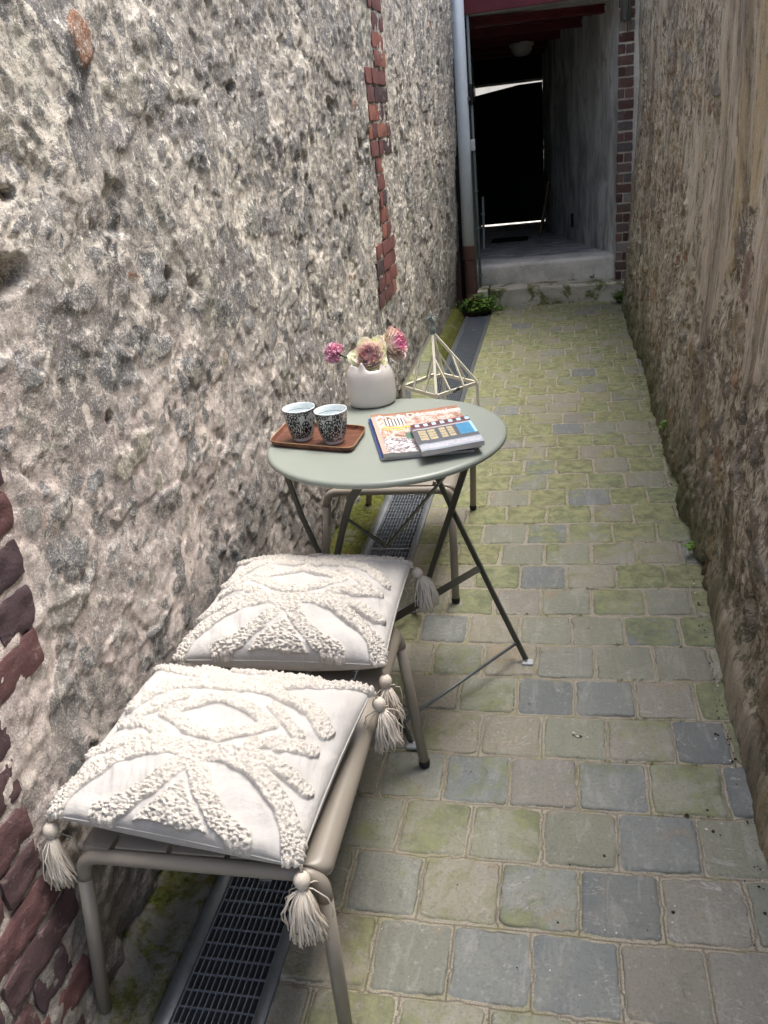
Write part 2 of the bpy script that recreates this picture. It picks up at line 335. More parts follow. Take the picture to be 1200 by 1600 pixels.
def concrete_mat(name='worn_concrete',c=(.60,.555,.45),moss=.9):
    k=N(name,.9,.2);z=k.sep()[2]
    a=k.noise(4,6,.65,.4);f=k.noise(60,5,.7);g=k.noise(350,2,.6)
    col=k.mix(k.sm(.35,.65,a),tuple(x*.7 for x in c),c);col=k.mix(k.math('MULTIPLY',k.sm(.5,.7,f),.5),col,tuple(min(1,x*1.3) for x in c))
    col=k.mix(k.math('MULTIPLY',k.math('MULTIPLY',k.sm(.48,.58,k.noise(5,5,.7,.6)),k.sm(.34,.12,z)),moss),col,k.mix(f,(.05,.06,.015),(.20,.22,.06)))
    return k.fin(col,k.bump(k.math('ADD',f,k.math('MULTIPLY',g,.5)),.8,.004))
def plaster_mat():
    k=N('damp_grey_plaster',.9,.15)
    v=k.vscale((1,1,.5));a=k.noise(3,6,.65,.6,v);b=k.noise(9,6,.7,.5,v);f=k.noise(90,4,.7)
    col=k.mix(k.sm(.35,.65,a),(.40,.39,.37),(.80,.79,.76));col=k.mix(k.math('MULTIPLY',k.sm(.5,.66,b),.55),col,(.22,.215,.205))
    col=k.mix(k.math('MULTIPLY',k.sm(.6,.7,k.noise(6,5,.7,.4,v)),.6),col,(.80,.80,.77))
    return k.fin(col,k.bump(k.math('ADD',b,k.math('MULTIPLY',f,.4)),.7,.004))
def steel_mat():
    k=N('galvanised_steel',.42,.5,.75)
    a=k.noise(14,5,.7);f=k.vor(60);col=k.mix(a,(.13,.145,.155),(.27,.29,.305));col=k.mix(k.math('MULTIPLY',k.sm(.55,.68,k.noise(30,5,.7)),.6),col,(.16,.15,.12))
    return k.fin(col,k.bump(f,.1,.001),k.ramp(a,[(0,.35),(1,.6)]))
def grate_mat():
    k=N('galvanised_grating',.45,.5,.6);a=k.noise(20,5,.7)
    return k.fin(k.mix(a,(.22,.25,.28),(.40,.44,.48)))
def cotton_mat():
    k=N('tufted_cotton',.95,.1)
    t=k.attr('tuft');f=k.noise(500,2,.5);a=k.noise(14,4,.6)
    w=k.sep();wv=k.math('ADD',k.math('SINE',k.math('MULTIPLY',w[0],2600.)),k.math('SINE',k.math('MULTIPLY',w[1],2600.)))
    canvas=k.mix(a,(.42,.405,.385),(.485,.47,.45));tuf=k.mix(k.noise(160,3,.6),(.43,.40,.355),(.60,.565,.515))
    col=k.mix(k.sm(.2,.5,t),canvas,tuf)
    h=k.math('MULTIPLY',f,.35);h=k.mix(k.sm(.2,.5,t),h,k.math('ADD',k.math('MULTIPLY',k.vor(420),1.6),f))
    k.b.inputs['Sheen Weight'].default_value=.25
    k.b.inputs['Subsurface Weight'].default_value=.0
    n0=k.bump(k.math('ADD',k.noise(9,4,.55,1.6),k.math('MULTIPLY',k.noise(26,3,.5,1.2,k.vscale((1,.5,1),rot=(0,0,.6))),.35)),.55,.010)
    return k.fin(col,k.bump(h,.5,.0012,n0))
def yarn_mat():
    k=N('cotton_yarn',.95,.1);f=k.noise(300,2,.6)
    return k.fin(k.mix(f,(.50,.44,.36),(.74,.68,.60)),k.bump(k.noise(900,2,.5),.5,.0008))
def wood_mat(name,a,b,sc=(3,30,3)):
    k=N(name,.42,.4);v=k.vscale(sc);w=k.noise(6,6,.6,.9,v);f=k.noise(30,4,.6,.2,k.vscale((sc[0],sc[1]*2,sc[2])))
    col=k.mix(k.sm(.35,.65,w),a,b);col=k.mix(k.math('MULTIPLY',k.sm(.5,.7,f),.4),col,tuple(x*.6 for x in a))
    return k.fin(col,k.bump(f,.15,.001))
def cup_mat():
    k=N('cup_glaze_pattern',.18,.5)
    u=k.sep(k.uv());v=k.comb(k.math('MULTIPLY',u[0],9.),k.math('MULTIPLY',u[1],3.3),0.)
    n=k.n('ShaderNodeTexVoronoi');n.voronoi_dimensions='2D';k.set(n.inputs['Vector'],v);n.inputs['Scale'].default_value=1;n.inputs['Randomness'].default_value=.75
    d=n.outputs['Distance'];pos=n.outputs['Position'];cl=n.outputs['Color']
    rings=k.math('SINE',k.math('MULTIPLY',d,34.))
    sv=k.n('ShaderNodeVectorMath');sv.operation='SUBTRACT';k.set(sv.inputs[0],v);k.set(sv.inputs[1],pos);s3=k.sep(sv.outputs[0])
    ang=k.math('ARCTAN2',s3[1],s3[0]);pet=k.math('SINE',k.math('ADD',k.math('MULTIPLY',ang,9.),k.math('MULTIPLY',d,8.)))
    pat=k.math('ADD',rings,k.math('MULTIPLY',pet,.9))
    m=k.sm(.35,.6,pat)
    core=k.sm(.16,.13,d)
    m=k.math('MULTIPLY',m,k.math('SUBTRACT',1.,core))
    small=k.sm(.25,.35,k.vor(3.2,v));dk=k.sm(.56,.5,d)
    m=k.mix(dk,small,m)
    col=k.mix(m,(.012,.014,.016),(.42,.43,.42))
    return k.fin(col,None)
def magazine_mat(kind):
    k=N('printed_cover_'+kind,.22,.5);u=k.sep(k.uv());x,y=u[0],u[1];uvv=k.uv()
    def rect(x0,x1,y0,y1,e=.006):
        a=k.math('MULTIPLY',k.sm(x0-e,x0+e,x),k.sm(x1+e,x1-e,x));b=k.math('MULTIPLY',k.sm(y0-e,y0+e,y),k.sm(y1+e,y1-e,y));return k.math('MULTIPLY',a,b)
    if kind=='front':
        col=k.ramp(k.noise(9,6,.75,.8,uvv),[(.3,(.08,.06,.06)),(.45,(.42,.24,.18)),(.55,(.62,.56,.50)),(.65,(.25,.30,.30)),(.75,(.7,.62,.4))])
        col=k.mix(rect(-1,2,.0,.34),col,k.mix(k.sm(.4,.6,k.noise(12,6,.78,1.5,uvv)),(.12,.10,.11),(.80,.76,.76)))
        col=k.mix(rect(.0,.045,-1,2),col,(.55,.36,.30))
        col=k.mix(rect(-1,2,.93,1.1),col,k.mix(k.noise(5,3,.6,0,uvv),(.16,.10,.08),(.52,.27,.17)))
        col=k.mix(rect(.13,.36,.66,.84),col,k.mix(k.sm(-.2,.2,k.math('SINE',k.math('MULTIPLY',x,170.))),(.14,.13,.13),(.80,.78,.72)))
        col=k.mix(rect(.3,.48,.30,.45),col,(.10,.20,.15))
        col=k.mix(k.math('MULTIPLY',rect(.36,.5,.42,.6),.7),col,(.22,.29,.33))
    elif kind=='shop':
        col=k.mix(k.noise(6,3,.6,0,uvv),(.075,.085,.10),(.13,.14,.16))
        col=k.mix(rect(-1,2,.84,1.2),col,(.20,.05,.06))
        aw=k.sm(-.2,.2,k.math('SINE',k.math('MULTIPLY',x,44.)))
        col=k.mix(rect(-1,2,.875,.975),col,k.mix(aw,(.42,.62,.72),(.10,.05,.06)))
        col=k.mix(rect(-1,2,.76,.80),col,(.45,.40,.40))
        pane=k.mix(k.noise(14,3,.7,0,uvv),(.10,.13,.15),(.75,.60,.32))
        for a,b in((.07,.20),(.225,.35),(.42,.52),(.55,.65)):
            col=k.mix(rect(a,b,.36,.72),col,pane)
            for q in(.45,.54,.63): col=k.mix(rect(a,b,q-.006,q+.006,.003),col,(.08,.09,.10))
        col=k.mix(rect(.72,1.0,.36,.76),col,k.mix(k.noise(5,4,.6,.3,uvv),(.03,.16,.33),(.10,.33,.52)))
        col=k.mix(rect(.955,1.0,.36,.8),col,(.38,.60,.72))
        col=k.mix(rect(-1,2,-.2,.24),col,(.30,.34,.38));col=k.mix(rect(-1,2,.06,.20),col,k.mix(k.noise(20,4,.7,.6,k.vscale((1,.3,1),uvv)),(.22,.22,.26),(.66,.68,.74)))
    else:
        col=k.mix(k.noise(8,3,.5,0,uvv),(.02,.05,.20),(.05,.10,.34))
    return k.fin(col)
def pages_mat():
    k=N('magazine_pages',.7,.2);z=k.sep()[2]
    s=k.sm(-.6,.6,k.math('SINE',k.math('MULTIPLY',z,5200.)));n=k.noise(9,4,.6,0,k.vscale((1,1,60)))
    return k.fin(k.mix(s,k.mix(n,(.16,.15,.15),(.45,.43,.42)),k.mix(n,(.5,.48,.46),(.72,.70,.68))))
def petal_mat(name,a,b,c):
    k=N(name,.6,.25);u=k.sep(k.uv())
    col=k.mix(k.sm(.25,.95,k.math('ADD',u[1],k.math('MULTIPLY',k.math('SUBTRACT',k.noise(40,3,.6),.5),.5))),a,b)
    col=k.mix(k.math('MULTIPLY',k.sm(.85,1.,u[1]),.8),col,c)
    k.b.inputs['Subsurface Weight'].default_value=.45;k.b.inputs['Subsurface Radius'].default_value=(.004,.003,.002);k.b.inputs['Subsurface Scale'].default_value=1.
    return k.fin(col,k.bump(k.noise(120,3,.6,0,k.vscale((1,1,1))),.25,.001))
def leaf_mat(name='leaf',a=(.05,.10,.02),b=(.16,.26,.05)):
    k=N(name,.55,.35);return k.fin(k.mix(k.noise(30,3,.6),a,b))

M=dict(
 wl=wall_left_mat(),wr=wall_right_mat(),pav=paver_mat(),brick=brick_mat(),
 brickdark=brick_mat('sooty_brick',[(0,(.09,.045,.04)),(.3,(.16,.09,.075)),(.55,(.12,.115,.12)),(.8,(.22,.12,.09)),(1,(.30,.29,.28))]),
 moss=moss_mat(),conc=concrete_mat(),conc2=concrete_mat('pale_concrete',(.80,.75,.66),.25),plaster=plaster_mat(),steel=steel_mat(),grate=grate_mat(),
 cotton=cotton_mat(),yarn=yarn_mat(),
 nut=M_paint('nutmeg_lacquer',(.265,.238,.198),.36,.4,.06),
 cactus=M_paint('sage_lacquer',(.245,.272,.238),.34,.42,.03),
 leg=M_paint('dark_sage_lacquer',(.070,.070,.056),.42,.4,.05),
 cap=M_paint('black_rubber',(.02,.02,.02),.7,.3),
 pad=M_paint('grey_plastic',(.42,.44,.45),.5,.4),
 zinc=M_paint('zinc_grey_pvc',(.66,.71,.735),.5,.35,.06),
 iron=M_paint('brown_painted_iron',(.12,.062,.045),.6,.3,.18),
 black=M_paint('dark_void',(.012,.012,.012),.9,.1),
 red=M_paint('oxide_red_paint',(.13,.022,.028),.6,.3,.25),
 board=M_paint('dusty_boards',(.42,.41,.39),.8,.2,.3),
 door=M_paint('dark_door_paint',(.018,.018,.017),.7,.2,.2),
 white=M_paint('white_plastic',(.62,.63,.62),.45,.4),
 greygreen=M_paint('grey_green_paint',(.20,.24,.225),.6,.3,.15),
 vase=None,ceramic=M_paint('white_glaze',(.70,.76,.77),.15,.5,.01),band=M_paint('blue_black_line',(.03,.06,.08),.2,.5),
 cup=cup_mat(),tray=wood_mat('walnut_veneer',(.075,.026,.015),(.19,.078,.045),(3,34,3)),trayedge=M_paint('pale_wood_edge',(.42,.25,.13),.5,.3),
 cream=M_paint('cream_paint',(.66,.63,.50),.5,.35,.08),plank=wood_mat('old_pine',(.12,.07,.035),(.24,.15,.08)),
 stem=leaf_mat('stem_green',(.04,.07,.02),(.09,.14,.04)),leaf=leaf_mat(),fern=leaf_mat('bright_leaf',(.07,.15,.02),(.22,.36,.06)),
 tuft=leaf_mat('moss_green',(.05,.07,.015),(.17,.20,.05)),
 rose=petal_mat('rose_petal',(.88,.80,.58),(.93,.80,.70),(.92,.68,.66)),
 rosein=petal_mat('rose_heart',(.93,.68,.62),(.92,.52,.58),(.94,.76,.74)),
 roseo=petal_mat('rose_outer',(.70,.74,.32),(.86,.85,.60),(.86,.80,.68)),
 rosew=petal_mat('pale_rose_petal',(.76,.72,.50),(.82,.70,.62),(.82,.42,.50)),
 rosep=petal_mat('pale_rose_pink',(.90,.70,.64),(.90,.50,.58),(.84,.28,.46)),
 pink=petal_mat('hot_pink_petal',(.84,.28,.44),(.92,.40,.58),(.94,.68,.76)),
 mag=magazine_mat('front'),shop=magazine_mat('shop'),blue=magazine_mat('blue'),pages=pages_mat(),
 ink_w=M_paint('white_ink',(.80,.78,.74),.25,.5,0),ink_y=M_paint('yellow_ink',(.75,.62,.05),.25,.5,0),
 soil=M_paint('dark_crumbs',(.035,.028,.022),.95,.1,.3),shell=M_paint('pale_grit',(.6,.57,.5),.8,.2,.2),
 lime=M_paint('pale_house_wall',(.62,.58,.52),.9,.1,.1),
)
def vase_mat():
    k=N('matte_stoneware',.32,.4);a=k.noise(9,4,.6,.4);f=k.noise(80,4,.6)
    return k.fin(k.mix(a,(.60,.55,.51),(.74,.70,.66)),k.bump(k.math('ADD',k.math('MULTIPLY',k.noise(16,3,.5),1.),k.math('MULTIPLY',f,.12)),.3,.004))
M['vase']=vase_mat()
def glass_mat():
    k=N('lantern_glass',.03,.5);k.b.inputs['Transmission Weight'].default_value=1;k.b.inputs['IOR'].default_value=1.08;k.b.inputs['Base Color'].default_value=(.95,.97,.97,1);return k.m
M['glass']=glass_mat()
bpy_mix=None

def axis(segs):
    out=[]
    for a,b,st in segs:
        n=max(1,int(round((b-a)/st)));out+=list(np.linspace(a,b,n,endpoint=False))
    out.append(segs[-1][1]);return np.array(out)

# ------------------------------------------------------------------ camera
q=[0.43493230232204516,0.2367008221677866,-0.11435115133081997,1284.1165892851166,1.4331314406186766]
p_,y_,r_,f_,h_=q
fw=Vector((-math.sin(y_)*math.cos(p_),math.cos(y_)*math.cos(p_),-math.sin(p_)))
rt=Vector((math.cos(y_),math.sin(y_),0));up=rt.cross(fw)
r2=rt*math.cos(r_)+up*math.sin(r_);u2=-rt*math.sin(r_)+up*math.cos(r_)
cam=bpy.data.cameras.new('camera');co=bpy.data.objects.new('camera',cam);C.objects.link(co)
co.matrix_world=Matrix(((r2.x,u2.x,-fw.x,0),(r2.y,u2.y,-fw.y,0),(r2.z,u2.z,-fw.z,h_),(0,0,0,1)))
cam.sensor_fit='VERTICAL';cam.sensor_height=24;cam.sensor_width=18;cam.lens=f_/1600*24;cam.clip_end=300;cam.clip_start=.02
bpy.context.scene.camera=co

# ------------------------------------------------------------------ left wall
def stones(y,z,sx,sz,s,thr,warp=.25):
    wy=y/sx+warp*fbm(y*3.1/.5,z*3.1/.5,s+3,3);wz=z/sz+warp*fbm(y*6,z*6,s+9,3)
    f1,f2,r,cx,cy=voro(wy,wz,s)
    e=f2-f1
    on=(r>thr).astype(float)
    m=ss(.05,.22,e)*on
    rr=np.where(on>0,(r-thr)/(1-thr),0)
    dy=wy-cx;dz=wz-cy
    tilt=(dy*np.sin(rr*40)+dz*np.cos(rr*57))
    return m,rr,tilt,e
ys=axis([(-1.6,.45,.05),(.45,1.7,.0042),(1.7,3.0,.006),(3.0,5.0,.009),(5.0,7.0,.014)])
zs=axis([(-.12,1.75,.0050),(1.75,2.35,.007),(2.35,3.1,.05)])
Y,Z=np.meshgrid(ys,zs,indexing='ij')
WLX=-.842
def terrace(t,k,w=.8):
    t=t*k;f=t-np.floor(t);return (np.floor(t)+ss(w,.99,f))/k
def lean_l(Y,Z): return .072*np.clip((Z-.25)/1.75,0,1.25)*ss(2.0,4.2,Y)
def left_h(Y,Z):
    wy=Y+.02*fbm(Y*9,Z*9,201,3);wz=Z+.02*fbm(Y*9,Z*9,205,3)
    m,rr,tl,e=stones(wy,wz,.135,.085,21,.70,.55)
    m2,rr2,tl2,e2=stones(wy+9,wz+4,.05,.042,41,.62,.6)
    m=m*ss(-.25,.15,fbm(Y*22,Z*22,207,4)+.35*ss(.1,.4,e));m2=m2*ss(-.2,.15,fbm(Y*36,Z*36,209,3)+.1)
    big=fbm(Y*1.1,Z*1.4,5,3)
    sme=ss(.02,.16,fbm(wy*5.2+7,wz*3.9,211,5,.55)-.10*np.abs(fbm(Y*30,Z*30,212,3)))   # trowelled flats
    f=fbm(wy*7,wz*7,13,6,.6);rd=fbm(wy*13+3,wz*10,17,5,.58,True)
    t1=terrace(fbm(wy*4.2+11,wz*3.6,23,4,.5),3.2,.8);t2=terrace(fbm(wy*13+5,wz*10,27,4,.55),2.6,.7);t3=terrace(fbm(wy*30,wz*24,29,3,.55),2.,.6)
    hole=ss(.42,.56,fbm(wy*7+40,wz*5.2,31,4,.6))
    rough=1-.72*sme
    h=big*.010+f*.0035+t1*.009+terrace(fbm(wy*2.6+31,wz*2.2+5,223,5,.5),2.4,.93)*.012+rough*(rd*.0025+t2*.004+t3*.002)+sme*.002
    h=h+m*(.002+.003*rr+.006*tl)+m2*(1-m)*(.0015+.004*tl2)
    h-=hole*.013
    h+=rough*fbm(Y*48,Z*48,51,3,.65)*.0026
    h+=ss(4.35,4.39,Y)*.010+ss(4.4,6.9,Y)*ss(.0,.7,Z)*.025+lean_l(Y,Z)
    h-=ss(.22,.02,Z)*.008
    M_=np.maximum(m,m2*.8);RR=np.where(m>m2,rr,rr2)
    jit=.25*fbm(Y*25,Z*25,231,3)
    for cy,cz,ry,rz,rv,dh in((1.552,1.632,.034,.052,1.,.012),(1.80,1.543,.040,.048,.62,.006),(1.62,1.47,.05,.03,.5,.004),(2.02,1.42,.05,.04,.15,.006),(2.62,1.40,.09,.05,.65,.003),(2.35,1.23,.07,.05,.62,.004)):
        q_=1-ss(.8,1.1,np.hypot((Y-cy)/ry,(Z-cz)/rz)+jit);M_=np.maximum(M_,q_);RR=np.where(q_>.3,rv,RR);h=h+q_*dh
    for cy,cz,ry,rz in((1.19,1.285,.05,.032),(2.34,1.57,.028,.018),(1.245,1.40,.02,.012),(1.72,1.19,.03,.02),(1.36,.99,.012,.014),(2.9,1.30,.03,.02)):
        q_=1-ss(.6,1.1,np.hypot((Y-cy)/ry,(Z-cz)/rz)+jit);h=h-q_*.035
    return h,M_,RR,sme
h,m,rr,terr=left_h(Y,Z)
# room for the brick bonding: flat mortar bed
Wq=ss(.0,.03,Y-.30)*ss(1.10,1.00,Z)*(1-ss(.93,.98,Y-.09*ss(.55,.80,Z)))
Wc=ss(3.80,3.86,Y)*ss(4.42,4.36,Y)*ss(.60,.66,Z)
Wb=np.maximum(Wq,Wc)
h=h*(1-Wb)+Wb*(-.003+.007*fbm(Y*34,Z*34,3,4)+.004*fbm(Y*8,Z*8,4,2)+lean_l(Y,Z));m=m*(1-Wb);terr=terr*(1-Wb)
P=np.stack([WLX+h,Y,Z],-1)
P[0,:,0]=-1.25;P[-1,:,0]=-1.25;P[:,-1,0]=-1.25
wl=grid_obj('stone_wall',P,M['wl'],dict(stone=m,rnd=rr,lay=terr),flip=False)
tag(wl,'rough pale stone and lime mortar wall filling the left side of the alley','stone wall')

def rbrick(mb,rs,c,size,rnd,n=(7,5),face='x',amp=.003):
    """one irregular brick, front face subdivided and rounded; c=centre of the front face"""
    w,hh,d=size;nu,nv=n;u=np.r_[-1.0001,np.linspace(-1,1,nu),1.0001];v=np.r_[-1.0001,np.linspace(-1,1,nv),1.0001]
    U,V=np.meshgrid(u,v,indexing='ij');ed=np.maximum(np.abs(U),np.abs(V))
    x=-.9*d*(ed>1.00005)-.0028*ss(.8,1.,ed)
    a=U*w/2;b=V*hh/2
    s=random.random()*100
    jx=fbm(a*40+s,b*40,3,3)*amp;a=a+fbm(a*18+s+7,b*18,5,3)*amp*1.3;b=b+fbm(a*22+s+9,b*18,6,3)*amp*1.1
    x=np.where(ed>1.00005,x,x+jx);cr_=ss(.72,1,np.abs(U))*ss(.5,1,np.abs(V));a=a*(1-.03*cr_)
    sk=(random.random()-.5)*.03
    if face=='x': P=np.stack([c[0]+x,c[1]+a,c[2]+b+a*sk],-1)
    else: P=np.stack([c[0]+a,c[1]-x,c[2]+b],-1)
    k=U.shape;idx=np.arange(k[0]*k[1]).reshape(k)
    fs=np.stack([idx[:-1,:-1],idx[1:,:-1],idx[1:,1:],idx[:-1,1:]],-1).reshape(-1,4)
    mb.add(P.reshape(-1,3),fs.tolist());rs+=[rnd]*(k[0]*k[1])
def brick_obj(name,mb,rs,mat,parent):
    o=mb.build(name,mat,parent,smooth=True);o.data.set_sharp_from_angle(angle=.75)
    at=o.data.attributes.new('rnd','FLOAT','POINT');at.data.foreach_set('value',rs)
    return o
# brick bonding near the camera, lower left
mb=MB();rs=[]
ends=[(.06,.80),(.135,.86),(.205,.825),(.278,.885),(.352,.875),(.428,.845),(.500,.852),(.575,.862),(.652,.878),(.728,.995),(.804,1.012),(.880,1.020),(.958,1.030),(1.030,1.036)]
for i,(z,ye) in enumerate(ends):
    y=ye;L=.215 if i%2 else .105
    while y>.34:
        L=.212 if (i+int(y*5))%3 else .10
        if y<ye-1e-6:pass
        rbrick(mb,rs,(WLX+.001+random.uniform(-.002,.003),y-L/2,z),(L-.010,.063,.05),random.random()**2*.5,(18,8) if L>.15 else (10,8),amp=.005)
        y-=L+.004
brick_obj('brick_bonding',mb,rs,M['brick'],wl)['label']='dark red brick patch with toothed edge at lower left of the wall'
# vertical brick strip further along
mb=MB();rs=[];z=.70;i=0
pat=[(3.80,4.27),(3.82,4.30),(3.80,4.28),(3.82,4.28),(3.98,4.20),(3.96,4.16),(3.96,4.14),(3.94,4.12),(3.92,4.08),(3.84,4.34),(3.82,4.33),(3.84,4.30),(3.83,4.31),(3.82,4.29),(4.02,4.30),(4.00,4.26),(4.02,4.29),(3.96,4.26),(3.98,4.28),(3.95,4.3)]
for i in range(36):
    a,b=pat[i%len(pat)];y=b;k=0
    while y>a+.05:
        L=min(.215 if (k+i)%2 else .11,y-a)
        if y-a-L<.05:L=y-a
        rbrick(mb,rs,(WLX+.003+float(lean_l(np.array(4.1),np.array(z)))+random.uniform(-.002,.002),y-L/2,z),(L-.008,.060,.05),random.uniform(.25,.85) if random.random()<.85 else .02,(5,3),amp=.004)
        y-=L;k+=1
    z+=.0725
brick_obj('brick_strip',mb,rs,M['brick'],wl)['label']='narrow vertical strip of bright red bricks running up the wall'

# ------------------------------------------------------------------ right wall
ys=axis([(-1.2,1.0,.05),(1.0,2.6,.0058),(2.6,4.2,.009),(4.2,6.84,.014)])
zs=axis([(-.12,1.75,.0058),(1.75,2.4,.009),(2.4,2.95,.05)])
Y,Z=np.meshgrid(ys,zs,indexing='ij')
def right_x(Y,Z):
    foot=np.interp(Y,[-1.5,1.3,2.0,2.6,3.2,4.2,5.2,6.2,6.9],[.38,.392,.405,.425,.445,.45,.46,.452,.465])
    lean=.075*ss(.0,1.5,Z)+.02*ss(.0,.25,Z)
    X=foot+lean
    wy=Y+.03*fbm(Y*6,Z*4,271,3);wz=Z+.03*fbm(Y*6,Z*4,273,3)
    big=fbm(Y*1.3+3,Z*1.1,71,3)
    u=fbm(wy*1.9,wz*1.0,73,5,.6)
    rub=ss(-.05,.08,u+.42*ss(1.25,.35,Z)-.22+.28*ss(2.9,3.4,Y))
    rub=rub*(1-ss(.14,.09,Z+.03*fbm(Y*5,Z*5,77,2))*ss(2.5,2.2,Y))
    m,rr,tl,e=stones(wy,wz,.13,.10,81,.55,.5);m=m*ss(-.25,.2,fbm(Y*18,Z*18,275,4)+.1)
    f=fbm(wy*6,wz*4.2,83,6,.6);rd=fbm(wy*11,wz*4.5,87,5,.58,True);t2=terrace(fbm(wy*8,wz*3.5,277,4,.55),2.6,.7)
    d=big*.020+rub*(f*.018+rd*.011+t2*.010+m*(.006+.014*tl))+(1-rub)*(f*.005+terrace(fbm(wy*5,wz*1.3,89,5,.6),3,.8)*.010)
    d+=fbm(Y*44,Z*30,91,3,.65)*.0032*(.35+rub)
    hole=ss(.42,.55,fbm(wy*6+20,wz*4.0,93,4,.6))*rub
    d-=hole*.026
    d-=rub*.010
    return X-d,m*rub,rr,1-rub
X,m,rr,pl=right_x(Y,Z)
P=np.stack([X,Y,Z],-1);P[0,:,0]=.95;P[-1,:,0]=.95;P[:,-1,0]=.95
wr=grid_obj('rendered_wall',P,M['wr'],dict(stone=m,rnd=rr,plas=pl),flip=True)
tag(wr,'brown weathered render and rubble wall along the right side of the alley','stone wall')

# ------------------------------------------------------------------ pavement
JN={-11:[-.37,-.219,-.068,.093,.246,.40],-10:[-.455,-.299,-.137,.023,.18,.341],-9:[-.37,-.213,-.053,.107,.273,.41],-8:[-.445,-.289,-.134,.026,.185,.351],-7:[-.37,-.215,-.058,.1,.261,.39],-6:[-.44,-.286,-.129,.024,.182,.336],-5:[-.383,-.233,-.077,.085,.247,.396],-4:[-.445,-.295,-.133,.02,.175,.335],-3:[-.38,-.222,-.073,.087,.249,.39],-2:[-.45,-.3,-.146,.009,.171,.329],-1:[-.379,-.222,-.068,.097,.251,.40],0:[-.45,-.298,-.135,.018,.178,.335]}
TN={(0,3):.05,(-2,3):.04,(-2,2):.3,(-4,5):.02,(-4,1):.12,(-6,3):.02,(-6,4):.16,(-7,5):.03,(-8,2):.10,(-8,4):.12,(-8,3):.97,(-9,4):.10,(-10,4):.03,(-10,3):.20,(-11,2):.10,(-11,3):.06,(-5,3):.3,(-9,3):.45,(-8,5):.45,(-11,5):.95,(-10,5):.92,(-9,2):.55,(-8,6):.02}
xs=axis([(-.536,.56,.0042)]);ys=axis([(-.6,.9,.03),(.9,2.6,.0036),(2.6,4.4,.0058),(4.4,6.95,.010)])
X,Y=np.meshgrid(xs,ys,indexing='ij')
wx=X+.005*fbm(X*14,Y*14,101,4,.6)+.0026*fbm(X*60,Y*60,103,3);wy=Y+.006*fbm(X*9,Y*12,105,4,.6)+.0028*fbm(X*60,Y*60,107,3)+.004*np.sin(X*5+Y)
rowi=np.floor((wy-2.7197)/.1611).astype(int)
D=np.zeros_like(X);R1=np.zeros_like(X);R2=np.zeros_like(X);TX=np.zeros_like(X);H0=np.zeros_like(X)
rr_=random.Random(5)
for r in range(rowi.min(),rowi.max()+1):
    js=JN.get(r)
    if js is None:
        o=(r%2)*.078+rr_.uniform(-.02,.02);js=[];x=-.62+o
        while x<.7: js.append(x);x+=rr_.uniform(.140,.172)
    js=[-.9]+[j for j in js if j>-.50]+([js[-1]+.158,js[-1]+.32] if js[-1]<.5 else [])+[1.2]
    js=np.array(js);mk=rowi==r
    if not mk.any():continue
    x=wx[mk];y=wy[mk];ci=np.searchsorted(js,x)-1
    a=js[ci];b=js[ci+1];y0=2.7197+.1611*r
    hj=np.array([rr_.uniform(.0028,.0055) for _ in js]);gy=rr_.uniform(.0035,.0058)
    dx=np.minimum(x-a-hj[ci],b-hj[(ci+1)%len(hj)]-x);dy=np.minimum(y-y0-gy,y0+.1611-gy-y)
    rc=.012;ax=np.clip(rc-dx,0,None);ay=np.clip(rc-dy,0,None)
    d=np.where((dx<rc)&(dy<rc),rc-np.hypot(ax,ay),np.minimum(dx,dy))
    t1=[];t2=[];hh=[];tx=[];ty=[]
    for i in range(len(js)):
        tv=TN.get((r,i)) ;rv=rr_.random()
        base=(.05+.15*rr_.random()) if rv<.10 else .26+.68*rr_.random()
        t1.append(tv if tv is not None else base) if not(-12<r<1 and tv is None and base<.25) else t1.append(.45);t2.append(rr_.random());hh.append(rr_.uniform(-.0012,.0015));tx.append(rr_.uniform(-.012,.012));ty.append(rr_.uniform(-.012,.012))
    t1,t2,hh,tx,ty=map(np.array,(t1,t2,hh,tx,ty))
    D[mk]=d;R1[mk]=t1[ci];R2[mk]=t2[ci];H0[mk]=hh[ci]+tx[ci]*(x-(a+b)/2)+ty[ci]*(y-y0-.08)
top=ss(-.001,.006,D)
tt=fbm(X*7+R1*50,Y*7+R2*50,111,5,.55)*3.2;fr=tt-np.floor(tt);lam=(np.floor(tt)+ss(.88,.99,fr))*.0017
Hh=-.0050+.0008*fbm(X*60,Y*60,113,3)+top*(.0055+H0+lam+.0012*fbm(X*11+R1*40,Y*11,115,4,.55))
P=np.stack([X,Y,Hh],-1)
pv=grid_obj('pavement',P,M['pav'],dict(d=D,r1=R1,r2=R2),flip=False);tag(pv,kind='structure')
# ground far below and around everything
MB().box((-60,-60,-.5),(60,80,-.135)).build('ground',M['conc'])['kind']='structure'
MB().box((-6,12.3,-.13),(6,16,.0)).build('street',M['conc2'])['kind']='structure'

# mossy kerb between wall and drain
ys=axis([(-.6,.6,.04),(.6,3.2,.010),(3.2,6.62,.02)]);us=np.linspace(0,1,26)
U,Y=np.meshgrid(us,ys,indexing='ij')
X=-.90+U*(.90-.7462);Zk=.012+.035*ss(.75,.0,U)+ss(4.4,5.4,Y)*.055*ss(.98,.70,U)*ss(.0,.2,U)+.006*fbm(X*40,Y*12,121,4)+.003*fbm(X*130,Y*130,125,3)
Zk=np.where(U>.985,-.10,Zk)
mo=grid_obj('mossy_verge',np.stack([X,Y,Zk],-1),M['moss'],flip=False);tag(mo,kind='structure')

